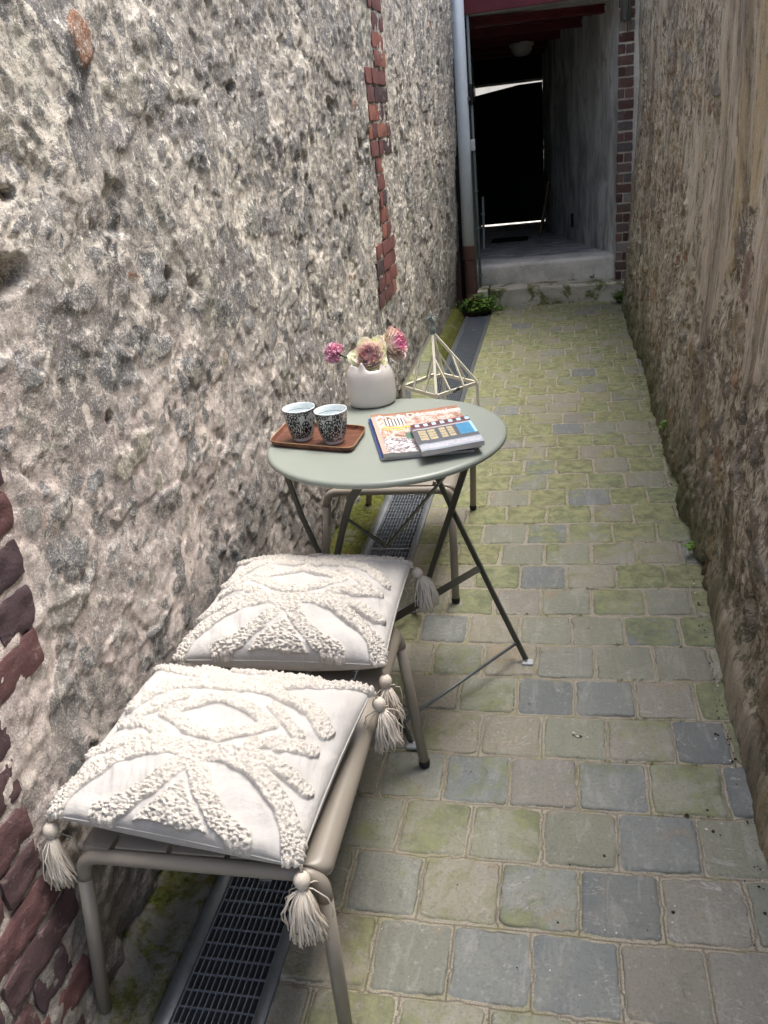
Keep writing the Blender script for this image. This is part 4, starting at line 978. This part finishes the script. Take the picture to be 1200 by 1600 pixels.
for k,(b_,f) in enumerate(((A,f1),(B,f1),(A-dv_*.0125,f2),(B+dv_*.0125,f2))):
    p0=b_+pv_*f[0][0];s=-1 if f is f1 else 1
    mb=MB();mb.box((-.016,-.013,0),(.016,.013,.010),0,Matrix.Translation(p0+pv_*(.006*s)));o=mb.build('foot_pad',M['pad'],legs_[k]);bevel(o,.004,3)
mb=MB();a=A+pv_*.03+Vector((0,0,.058));b=B+pv_*.03+Vector((0,0,.058));mb.tube([a,b],.0045,10);mb.build('tie_rod',M['steel'],tb,smooth=True)
mb=MB();a=A-dv_*.0125+pv_*.425+Vector((0,0,.058));b=B+dv_*.0125+pv_*.425+Vector((0,0,.058));mb.tube([a,b],.0045,10);mb.build('tie_rod',M['steel'],tb,smooth=True)
zc=.262;po=.157
mb=MB();mb.bar(A+pv_*po+Vector((0,0,zc)),B+pv_*po+Vector((0,0,zc)),.0195,.004,tuple(pv_*1.6+Vector((0,0,-1))));mb.build('crossbar',M['leg'],tb)
# folding strut: V of thin bars from the far frame to under the top
mb=MB();V_=Vector((-.461,1.901,.42));E1=B+dv_*.010+pv_*.165+Vector((0,0,.60));E2=Vector((-.262,1.765,.69))
mb.bar(V_,E1,.012,.004,(0,0,1));mb.bar(V_+Vector((0,0,.003)),E2,.015,.004,(0,0,1));mb.bar(V_.lerp(E1,.02),V_.lerp(E1,.55),.018,.0045,(0,0,1))
mb.build('safety_strut',M['leg'],tb)
mb=MB()
for f,s in((f1,0),(f2,.0125)):
    a=A-dv_*(-.004+s)+pv_*f[-1][0]+Vector((0,0,.727));b=B+dv_*(-.004+s)+pv_*f[-1][0]+Vector((0,0,.727));mb.bar(a,b,.02,.016,(0,0,1))
mb.build('top_rail',M['leg'],tb)

# ------------------------------------------------------------------ tray and cups
TZ=.7402
def traymesh():
    # rounded rectangle with raised lip, corners given by bilinear quad
    Q=[Vector((-.720,1.838,0)),Vector((-.487,1.772,0)),Vector((-.482,1.928,0)),Vector((-.716,1.996,0))]
    n=72;rings=[(.90,.0035),(.93,.0040),(.965,.0085),(.99,.0145),(1.0,.0155),(1.004,.0135),(.985,.006),(.955,.0005),(.0,.0005)]
    def P(a,s,z):
        # superellipse-like rounded rect
        c,si=math.cos(a),math.sin(a);e=.22;u=math.copysign(abs(c)**e,c);v=math.copysign(abs(si)**e,si)
        u=(u*s+1)/2;v=(v*s+1)/2
        p=(Q[0]*(1-u)+Q[1]*u)*(1-v)+(Q[3]*(1-u)+Q[2]*u)*v
        return (p.x,p.y,TZ+z)
    mb=MB();vs=[P(0,0,.0035)];vs=[];
    cxx=sum((Vector(q_) for q_ in Q),Vector())/4
    vs.append((cxx.x,cxx.y,TZ+.0035));
    for s,z in rings[:-1]:
        for j in range(n): vs.append(P(2*PI*(j+.5)/n,s,z))
    vs.append((cxx.x,cxx.y,TZ+.0005))
    fs=[(0,1+j,1+(j+1)%n) for j in range(n)];k=len(rings)-1
    for i in range(k-1):
        for j in range(n): fs.append((1+i*n+j,1+(i+1)*n+j,1+(i+1)*n+(j+1)%n,1+i*n+(j+1)%n))
    fs+=[(len(vs)-1,1+(k-1)*n+(j+1)%n,1+(k-1)*n+j) for j in range(n)]
    mb.add(vs,fs)
    for i in range(n+2*n+n,n+4*n): mb.m[i]=1 if i<len(mb.m) else 0
    return mb
mb=traymesh();n_=72
for i in range(len(mb.m)): mb.m[i]=1 if n_+3*n_<=i<n_+5*n_ else 0
tr=mb.build('serving_tray',[M['tray'],M['trayedge']],None,smooth=True)
tag(tr,'small dark walnut tray with pale rim holding the two cups','tray')
def cup(x,y,rot,label):
    z=TZ+.0042;t=empty('teacup',(x,y,z),label,'cup','two patterned tea cups')
    out=[(.020,0),(.0225,.0005),(.0235,.003),(.024,.006),(.0275,.010),(.0315,.020),(.0350,.036),(.0378,.054),(.0400,.072),(.0408,.082)]
    mb=MB();mb.lathe(out,64,(x,y,z),fn=lambda p,a,i:(p[0]*math.cos(rot)-p[1]*math.sin(rot),p[0]*math.sin(rot)+p[1]*math.cos(rot),p[2]),mis=[1,1,1,1,0,0,0,0,0])
    mb.build('outside',[M['cup'],M['ceramic']],t,auto=.9)
    inn=[(.0408,.082),(.0402,.0838),(.0390,.0832),(.0378,.072),(.0374,.0690),(.0372,.0680),(.0340,.045),(.028,.018),(.02,.008),(0,.006)]
    MB().lathe(inn,64,(x,y,z),mis=[0,0,0,0,1,0,0,0,0]).build('inside',[M['ceramic'],M['band']],t,smooth=True)
    MB().lathe([(0,.066),(.0368,.066)],48,(x,y,z)) 
    return t
cup(-.640,1.878,.3,'patterned tea cup standing left on the tray, nearer the wall')
cup(-.551,1.850,2.2,'patterned tea cup standing right on the tray, nearer the magazines')

# ------------------------------------------------------------------ vase and flowers
VX,VY=-.516,2.160
vz=TZ
def vfn(p,a,i):
    k=i/18;w=1+.035*math.sin(2*a+.6)+.02*math.sin(3*a+2+k*2)+.012*math.sin(5*a+k*4)
    z=p[2]
    if i>=9:
        t=min(1,(i-9)/3.) if i<=13 else 1
        z+= t*(.004*math.sin(3*a+1)+.003*math.sin(7*a)+.0035*math.sin(11*a+2)+.002*math.sin(17*a)-.022*math.exp(-((a-5.15)/.34)**2)+.006*math.exp(-((a-4.45)/.2)**2))
    return (p[0]*w,p[1]*w,z)
prof=[(0,.001),(.045,.001),(.058,.003),(.0625,.010),(.0645,.03),(.0648,.055),(.0645,.075),(.063,.088),(.0600,.098),(.0565,.105),(.053,.110),(.051,.1135),(.0495,.115),(.048,.1135),(.0485,.108),(.052,.100),(.056,.085),(.058,.05),(.048,.01)]
vt=empty('vase',(VX,VY,vz),'squat off white ceramic vase with a torn rim holding the roses on the table','vase')
MB().lathe(prof,96,(VX,VY,vz),fn=vfn).build('vessel',M['vase'],vt,smooth=True)
def petal(mb,base,axis,side,L,W,curl,cup_,mi,rd,ruf=0,n=(6,7)):
    """petal grows from base along axis; side = radial outwards direction"""
    axis=Vector(axis).normalized();side=(Vector(side)-axis*Vector(side).dot(axis)).normalized();tan=axis.cross(side)
    vs=[];uv=[];ph=rd.uniform(0,6)
    for i in range(n[0]+1):
        t=i/n[0];w=W*(math.sin(PI*min(1,.12+t*.74))**.7)
        out=curl*t*t*L
        for j in range(n[1]+1):
            s=2*j/n[1]-1
            r_=ruf*L*math.sin(s*6+ph)*t*t+ruf*L*.6*math.sin(s*13+ph*2)*t
            hgt=L*(t-.10*t*s*s)*(1-.25*abs(curl)*t)
            vs.append(Vector(base)+axis*(hgt)+tan*(w*s*.5)+side*(out-cup_*L*s*s*(.35+.3*t)+r_));uv.append((j/n[1],t))
    fs=[(i*(n[1]+1)+j,i*(n[1]+1)+j+1,(i+1)*(n[1]+1)+j+1,(i+1)*(n[1]+1)+j) for i in range(n[0]) for j in range(n[1])]
    mb.add(vs,fs,mi,uv)
def rose(name,c,axis,R,mats,seed,label,stem_to,rings=None):
    rd=random.Random(seed);axis=Vector(axis).normalized();e1=axis.orthogonal().normalized();e2=axis.cross(e1);c=Vector(c)
    t=empty(name,tuple(stem_to),label,'flower','cut flowers in the vase')
    mb=MB();bs=bmesh.new();bmesh.ops.create_icosphere(bs,subdivisions=2,radius=R*.50);mb.add([v.co*1.0+c-axis*(R*.12) for v in bs.verts],[[v.index for v in f.verts] for f in bs.faces],0,[(.5,.8)]*len(bs.verts));bs.free()
    # heart: tight spiral of small petals, then opening whorls
    W=[(.06,4,.80,.34,-.10,.35,0),(.16,6,.82,.42,-.10,.32,0),(.27,7,.83,.50,-.06,.30,0),(.38,8,.84,.58,-.03,.28,0),(.50,8,.84,.68,.0,.26,0),(.62,8,.82,.80,.04,.24,1),(.74,8,.79,.92,.10,.22,1),(.86,7,.75,1.05,.16,.2,1),(.95,6,.72,1.15,.30,.16,2),(1.0,5,.70,1.2,.50,.12,2)]
    for rad,n,L,w,curl,cp,mi in W:
        o=rd.uniform(0,6)
        for k in range(n):
            a=o+2*PI*k/n+rd.uniform(-.12,.12);s=e1*math.cos(a)+e2*math.sin(a)
            b=c-axis*(R*.62)+s*(R*rad*.55)
            petal(mb,b,(axis+s*(.05+rad*.35)),s,R*L*1.55*rd.uniform(.93,1.06),R*w,curl*rd.uniform(.8,1.2),cp,mi,rd,.03)
    o=mb.build('petals',mats,t,smooth=True)
    base=c-axis*(R*.62)
    MB().tube([base+axis*.004,base-axis*.012,(base+Vector(stem_to))/2+Vector((0,0,.006)),Vector(stem_to)],[.006,.0035,.0022,.0022],8).build('stem',M['stem'],t,smooth=True)
    mb=MB()
    for k in range(5):
        a=2*PI*k/5;s=e1*math.cos(a)+e2*math.sin(a);petal(mb,base-axis*.002,(s+axis*.2),axis,R*.75,R*.28,-.3,.1,0,rd)
    mb.build('sepals',M['leaf'],t,smooth=True)
    return t
V0=(VX,VY,vz+.03)
def toward(x,y,z): return (0-x,0-y,1.433-z)
rose('rose',(-.509,2.150,.876),(.10,-.85,.50),.041,[M['rosein'],M['rose'],M['roseo']],4,'open cream and yellow rose with deep pink heart facing the viewer',V0)
rose('rose',(-.448,2.205,.893),(.85,-.35,.30),.038,[M['rosep'],M['rosew'],M['rosew']],8,'pale blush rose turned to the right with pink edges',V0)
rose('rose',(-.488,2.215,.893),(.05,.5,.9),.030,[M['roseo'],M['roseo'],M['roseo']],15,'greenish yellow rose at the back between the two larger roses',V0)
# ruffled hot pink bloom leaning left
def carnation(c,R,seed):
    rd=random.Random(seed);c=Vector(c);t=empty('pink_blossom',(VX,VY,vz+.03),'ruffled hot pink blossom leaning out to the left of the vase','flower','cut flowers in the vase')
    mb=MB()
    ax=Vector((-.55,-.45,.6)).normalized();e1=ax.orthogonal().normalized();e2=ax.cross(e1)
    for k in range(80):
        ph=rd.uniform(0,2*PI);th=math.acos(1-1.25*rd.random());s=e1*math.cos(ph)+e2*math.sin(ph);d=ax*math.cos(th)+s*math.sin(th)
        sd=(e1*math.cos(ph+rd.uniform(-1,1))+e2*math.sin(ph+rd.uniform(-1,1)))
        petal(mb,c-ax*R*.35,d,sd,R*rd.uniform(.95,1.25),R*rd.uniform(.55,.8),rd.uniform(-.25,.35),.12,0,rd,.10,(5,8))
    mb.build('petals',M['pink'],t,smooth=True)
    MB().tube([c-ax*R*.3,Vector((-.575,2.19,.862)),Vector((-.545,2.17,.850)),(VX,VY,vz+.03)],[.0035,.002,.002,.002],8).build('stem',M['stem'],t,smooth=True)
carnation((-.626,2.200,.882),.029,3)
# ------------------------------------------------------------------ magazines
def magazine(name,tl,trr,bl,z0,th,mat,label,seed,group=None,sag=0):
    tl,trr,bl=[np.array(p,float) for p in(tl,trr,bl)];br=trr+bl-tl
    t=empty(name,(float((tl[0]+br[0])/2),float((tl[1]+br[1])/2),z0),label,'magazine',group)
    n=24;vs=[];uv=[]
    mb=MB();g=np.linspace(0,1,n)
    def pt(u,v,z):
        p=bl*(1-u)*(1-v)+br*u*(1-v)+tl*(1-u)*v+trr*u*v
        bend=sag*(math.sin(u*5+seed)*.0012+(.004*max(0,v-.8)/.2*max(0,u-.3)))
        return (p[0],p[1],z+bend+.0015*math.sin(PI*min(1,u*6))*(z>z0+.001))
    for j in g:
        for i in g: vs.append(pt(i,j,z0+th));uv.append((i,j))
    fs=[(j*n+i,j*n+i+1,(j+1)*n+i+1,(j+1)*n+i) for j in range(n-1) for i in range(n-1)]
    mb.add(vs,fs,0,uv);mb.build('cover',mat,t,smooth=True)
    mb=MB();b=[];K=40
    loop=[(0,k/10) for k in range(10)]+[(k/10,1) for k in range(10)]+[(1,1-k/10) for k in range(10)]+[(1-k/10,0) for k in range(10)]
    for zz in (z0+th-.0004,z0+th*.66,z0+th*.33,z0+.0004):
        o=random.uniform(-.002,.002)
        for (u,v) in loop: b.append(pt(.002+u*.996,.002+v*.996+o*(zz<z0+th*.9),zz if zz>z0+.001 else z0+.0004))
    fs=[(i*K+j,i*K+(j+1)%K,(i+1)*K+(j+1)%K,(i+1)*K+j) for i in range(3) for j in range(K)]+[tuple(3*K+j for j in range(K))]
    mb.add(b,fs);mb.build('pages',M['pages'],t)
    return t,pt
magazine('magazine',(-.497,2.002),(-.285,2.040),(-.408,1.722),TZ+.0004,.007,M['blue'],'dark blue magazine lying lowest of the magazines, its corner peeping out at left',1,'magazines on the table')
magA,ptA=magazine('magazine',(-.489,1.996),(-.268,2.046),(-.400,1.716),TZ+.0085,.010,M['mag'],'decoration magazine with large white title and house photo, half covered',2,'magazines on the table',1)
magB,ptB=magazine('magazine',(-.361,1.868),(-.227,1.928),(-.305,1.690),TZ+.0205,.012,M['shop'],'smaller magazine with dark shop front photo lying on top of the others',3,'magazines on the table')
MB().add([(p[0],p[1],p[2]) for p in(ptA(.56,.02,0),ptA(.97,.02,0),ptA(.97,.62,0),ptA(.60,.62,0))],[(0,1,2,3)])
def text_on(txt,pt,u0,v0,z,size,mat,name,parent,up_off=.0006,sx=1.,off=.0):
    cu=bpy.data.curves.new('tmp_text','FONT');cu.body=txt;cu.size=1;cu.extrude=0;cu.offset=off
    ob=bpy.data.objects.new('tmp_text',cu);C.objects.link(ob);dg=bpy.context.evaluated_depsgraph_get()
    me=bpy.data.meshes.new_from_object(ob.evaluated_get(dg));bpy.data.objects.remove(ob);bpy.data.curves.remove(cu)
    bm=bmesh.new();bm.from_mesh(me);bmesh.ops.triangulate(bm,faces=bm.faces)
    for v in bm.verts:
        p=pt(u0+v.co.x*size*sx,v0+v.co.y*size,z);v.co=Vector((p[0],p[1],p[2]+up_off))
    bm.to_mesh(me);bm.free();me.materials.clear();me.materials.append(mat)
    o=bpy.data.objects.new(name,me);C.objects.link(o)
    cv=[c for c in parent.children if c.name.startswith('cover')][0];o.parent=cv
    return o
zA=TZ+.0187;zB=TZ+.0385
text_on('Art & Décoration',ptA,.055,.855,zA,.128,M['ink_w'],'title_lettering',magA,sx=1.04,off=.012)
mb=MB();rd=random.Random(3)
for (v,u0,u1,h_2) in((.60,.07,.50,.030),(.545,.10,.34,.020)):
    u=u0
    while u<u1:
        w=rd.uniform(.012,.026);ps=[ptA(u,v-h_2/2,zA),ptA(u+w,v-h_2/2,zA),ptA(u+w,v+h_2/2,zA),ptA(u,v+h_2/2,zA)];mb.add([(a,b,c+.0006) for a,b,c in ps],[(0,1,2,3)]);u+=w+rd.uniform(.004,.012)
mb.build('yellow_print',M['ink_y'],magA)

# ------------------------------------------------------------------ lantern on the far bench
LX,LY=-.425,2.835;zr=.580;hd=.132
ln=empty('lantern',(LX,LY,SZ),'cream metal and glass lantern with pyramid roof standing on the bench behind the table','lantern')
corn=[(LX+hd*math.cos(a),LY+hd*math.sin(a)) for a in [math.radians(k) for k in(2,92,182,272)]]
mb=MB()
for i in range(4):
    a=corn[i];b=corn[(i+1)%4]
    for z,hh in((zr,.012),(SZ+.008,.014)): mb.bar((a[0],a[1],z),(b[0],b[1],z),.007,hh,(0,0,1))
    mb.bar((a[0],a[1],SZ+.001),(a[0],a[1],zr),.010,.010,(0,1,0))
mb.build('body_frame',M['cream'],ln)
ap=Vector((LX-.012,LY,.772))
mb=MB()
for i in range(4):
    a=Vector((*corn[i],zr+.006));b=Vector((*corn[(i+1)%4],zr+.006))
    mb.bar(a,ap,.0085,.0085,(0,0,1))
    for s,tt in((.33,.60),(.67,.60)):
        p=a.lerp(b,s);q2=(a if s<.5 else b).lerp(ap,.58);mb.bar(p,q2,.0055,.0055,(0,0,1))
mb.build('roof_frame',M['cream'],ln)
mb=MB();i3=[Vector((*corn[k],zr+.004)) for k in range(4)]
for i in(1,2): mb.add([i3[i],i3[(i+1)%4],ap],[(0,1,2)])
for i in(1,2):
    a=corn[i];b=corn[(i+1)%4];mb.add([(a[0],a[1],SZ+.016),(b[0],b[1],SZ+.016),(b[0],b[1],zr-.004),(a[0],a[1],zr-.004)],[(0,1,2,3)])
mb.build('glass_panes',M['glass'],ln)
mb=MB();a=ap;mb.lathe([(0,.05),(.004,.048),(.008,.040),(.004,.032),(.004,.022),(.009,.016),(.011,.008),(.008,0),(.010,-.006),(0,-.006)],16,tuple(a))
for k in range(4):
    an=k*PI/2+.5;d=Vector((math.cos(an),math.sin(an),0));b=a+Vector((0,0,.045));mb.tube([b,b+d*.010+Vector((0,0,.008)),b+d*.020+Vector((0,0,.002)),b+d*.022-Vector((0,0,.008)),b+d*.015-Vector((0,0,.011))],.0028,6)
mb.tube([a+Vector((0,0,.05)),a+Vector((0,0,.066))],.003,6);mb.build('finial',M['greygreen'],ln,smooth=True)
mb=MB();c=Vector(((corn[3][0]+corn[0][0])/2+.004,(corn[3][1]+corn[0][1])/2-.006,zr));mb.tube([c+Vector((-.016,-.016,-.003)),c+Vector((0,-.003,.002)),c+Vector((.014,.014,.003))],.0035,8);mb.tube([c+Vector((-.004,-.006,.004)),c+Vector((.006,-.004,.010))],.004,8)
mb.build('latch',M['leg'],ln,smooth=True)

# ------------------------------------------------------------------ weeds
def leafq(mb,p,d,L,W,rd,droop=.3):
    d=Vector(d).normalized();s=d.cross(Vector((0,0,1)));s=s.normalized() if s.length>1e-3 else Vector((1,0,0));s=(s+Vector((0,0,rd.uniform(-.5,.5)))).normalized()
    p=Vector(p);vs=[]
    for t,w in((0,.08),(.3,.8),(.6,1),(.85,.6),(1,.03)):
        c=p+d*(L*t)+Vector((0,0,-droop*L*t*t));vs+=[c-s*(W*w/2),c+Vector((0,0,-.1*W)),c+s*(W*w/2)]
    mb.add(vs,[(i*3+j,i*3+j+1,i*3+j+4,i*3+j+3) for i in range(4) for j in(0,1)])
def weed(loc,R,H,n,seed,label,mat,Lr=(.012,.026),group=None):
    rd=random.Random(seed);t=empty('weed',loc,label,'plant',group);mb=MB();sm=MB()
    for k in range(n):
        a=rd.uniform(0,2*PI);r=R*math.sqrt(rd.random());hgt=H*rd.uniform(.35,1)*(1-.4*r/R);top=Vector(loc)+Vector((math.cos(a)*r,math.sin(a)*r,hgt));b=Vector(loc)+Vector((math.cos(a)*r*.3,math.sin(a)*r*.3,0))
        m_=(b+top)/2+Vector((0,0,hgt*.2));sm.tube([b,m_,top],.0011,4,cap=False)
        for i in range(7):
            f=rd.uniform(.25,1);p=b*(1-f)**2+m_*2*f*(1-f)+top*f*f;an=rd.uniform(0,2*PI);leafq(mb,p,(math.cos(an),math.sin(an),rd.uniform(-.1,.8)),rd.uniform(*Lr),rd.uniform(.35,.55)*Lr[1],rd)
    mb.build('leaves',mat,t,smooth=True);sm.build('stems',M['stem'],t)
weed((-.63,6.70,0),.17,.19,95,1,'bushy green weeds growing at the foot of the downpipe',M['fern'],(.018,.040))
weed((-.755,6.62,.03),.055,.15,22,7,'upright weeds between left wall and the downpipe outlet',M['leaf'],(.014,.028))
weed((-.50,6.78,0),.07,.05,22,2,'low creeping weeds in front of the low mossy step',M['fern'],(.012,.022))
weed((.455,6.74,.01),.07,.12,36,3,'small dark green fern at the foot of the sooty brick pier',M['leaf'],(.014,.026))
weed((.448,3.62,.10),.03,.045,9,4,'tiny green sprout growing from the right wall, farther one',M['fern'],(.012,.024))
weed((.425,2.62,.03),.03,.03,8,5,'tiny green sprout at the right wall foot, nearer one',M['fern'],(.012,.026))
weed((.26,7.06,.15),.03,.04,8,6,'small moss tuft growing on the low step',M['leaf'],(.008,.016))

mb=MB();rd=random.Random(21);rows_=list(range(-8,26))
for i in range(1500):
    r=rd.choice(rows_);y=2.7197+.1611*r+rd.gauss(0,.0025);x=rd.uniform(-.53,.44)
    if rd.random()<.35: x=.43-abs(rd.gauss(0,.02));y=rd.uniform(1.6,6.7)
    if vn(np.array([x*4.]),np.array([y*3.]),None,77)[0]<(.25 if y<2.4 else -.15): continue
    for k in range(rd.randint(4,7)):
        a=rd.uniform(0,6.28);leafq(mb,(x+rd.gauss(0,.003),y+rd.gauss(0,.0015),-.004),(math.cos(a)*.7,math.sin(a)*.7,rd.uniform(.5,1.4)),rd.uniform(.004,.010),rd.uniform(.0012,.0028),rd)
tag(mb.build('moss_tufts',M['tuft'],None,smooth=True),'tiny moss tufts growing in the joints of the paving','moss',kind='stuff')
# ------------------------------------------------------------------ dirt crumbs on the paving
mb=MB();rd=random.Random(9)
def crumb(x,y,s):
    bm=bmesh.new();bmesh.ops.create_icosphere(bm,subdivisions=1,radius=s)
    vs=[(v.co.x*rd.uniform(.7,1.4)+x,v.co.y*rd.uniform(.7,1.4)+y,max(0,v.co.z*.6+s*.25)) for v in bm.verts];fs=[[v.index for v in f.verts] for f in bm.faces];mb.add(vs,fs,0 if rd.random()<.72 else 1);bm.free()
for cx,cy,n,sp in((.028,1.68,9,.010),(.13,1.70,3,.004),(.30,1.42,6,.03),(.21,1.40,3,.02),(.09,1.30,2,.01),(.2,1.2,2,.02),(.36,1.70,3,.01)):
    for _ in range(n): crumb(cx+rd.gauss(0,sp),cy+rd.gauss(0,sp),rd.uniform(.0015,.0042))
for _ in range(150): crumb(rd.uniform(-.5,.40),rd.uniform(.95,4.5),rd.uniform(.0008,.0022))
for _ in range(170): y=rd.uniform(1.1,5);crumb(float(np.interp(y,[1.3,2.,2.6,3.2],[.385,.40,.42,.44]))-abs(rd.gauss(0,.012)),y,rd.uniform(.001,.0035))
tag(mb.build('dirt_crumbs',[M['soil'],M['shell']]),'scattered dark crumbs of soil and grit on the paving','debris',kind='stuff')

# ------------------------------------------------------------------ light
w=bpy.data.worlds.new('World');bpy.context.scene.world=w;w.use_nodes=True;nt=w.node_tree
sky=nt.nodes.new('ShaderNodeTexSky');sky.sky_type='NISHITA';sky.sun_disc=False
EL=math.radians(70);AZ=math.radians(48)   # azimuth from +Y towards +X
sky.sun_elevation=EL;sky.sun_rotation=AZ;sky.air_density=1.;sky.dust_density=4.;sky.ozone_density=.5
bg=nt.nodes['Background'];nt.links.new(sky.outputs[0],bg.inputs[0]);bg.inputs[1].default_value=.15
s=bpy.data.lights.new('sun','SUN');s.energy=1.5;s.angle=math.radians(32);s.color=(1,.985,.955);so=bpy.data.objects.new('sun',s);C.objects.link(so)
d=Vector((math.sin(AZ)*math.cos(EL),math.cos(AZ)*math.cos(EL),math.sin(EL)));so.rotation_euler=d.to_track_quat('Z','Y').to_euler()
sc=bpy.context.scene;sc.view_settings.view_transform='Standard';sc.view_settings.look='None';sc.view_settings.gamma=1;sc.view_settings.exposure=1.58
sc.cycles.max_bounces=8;sc.cycles.diffuse_bounces=4
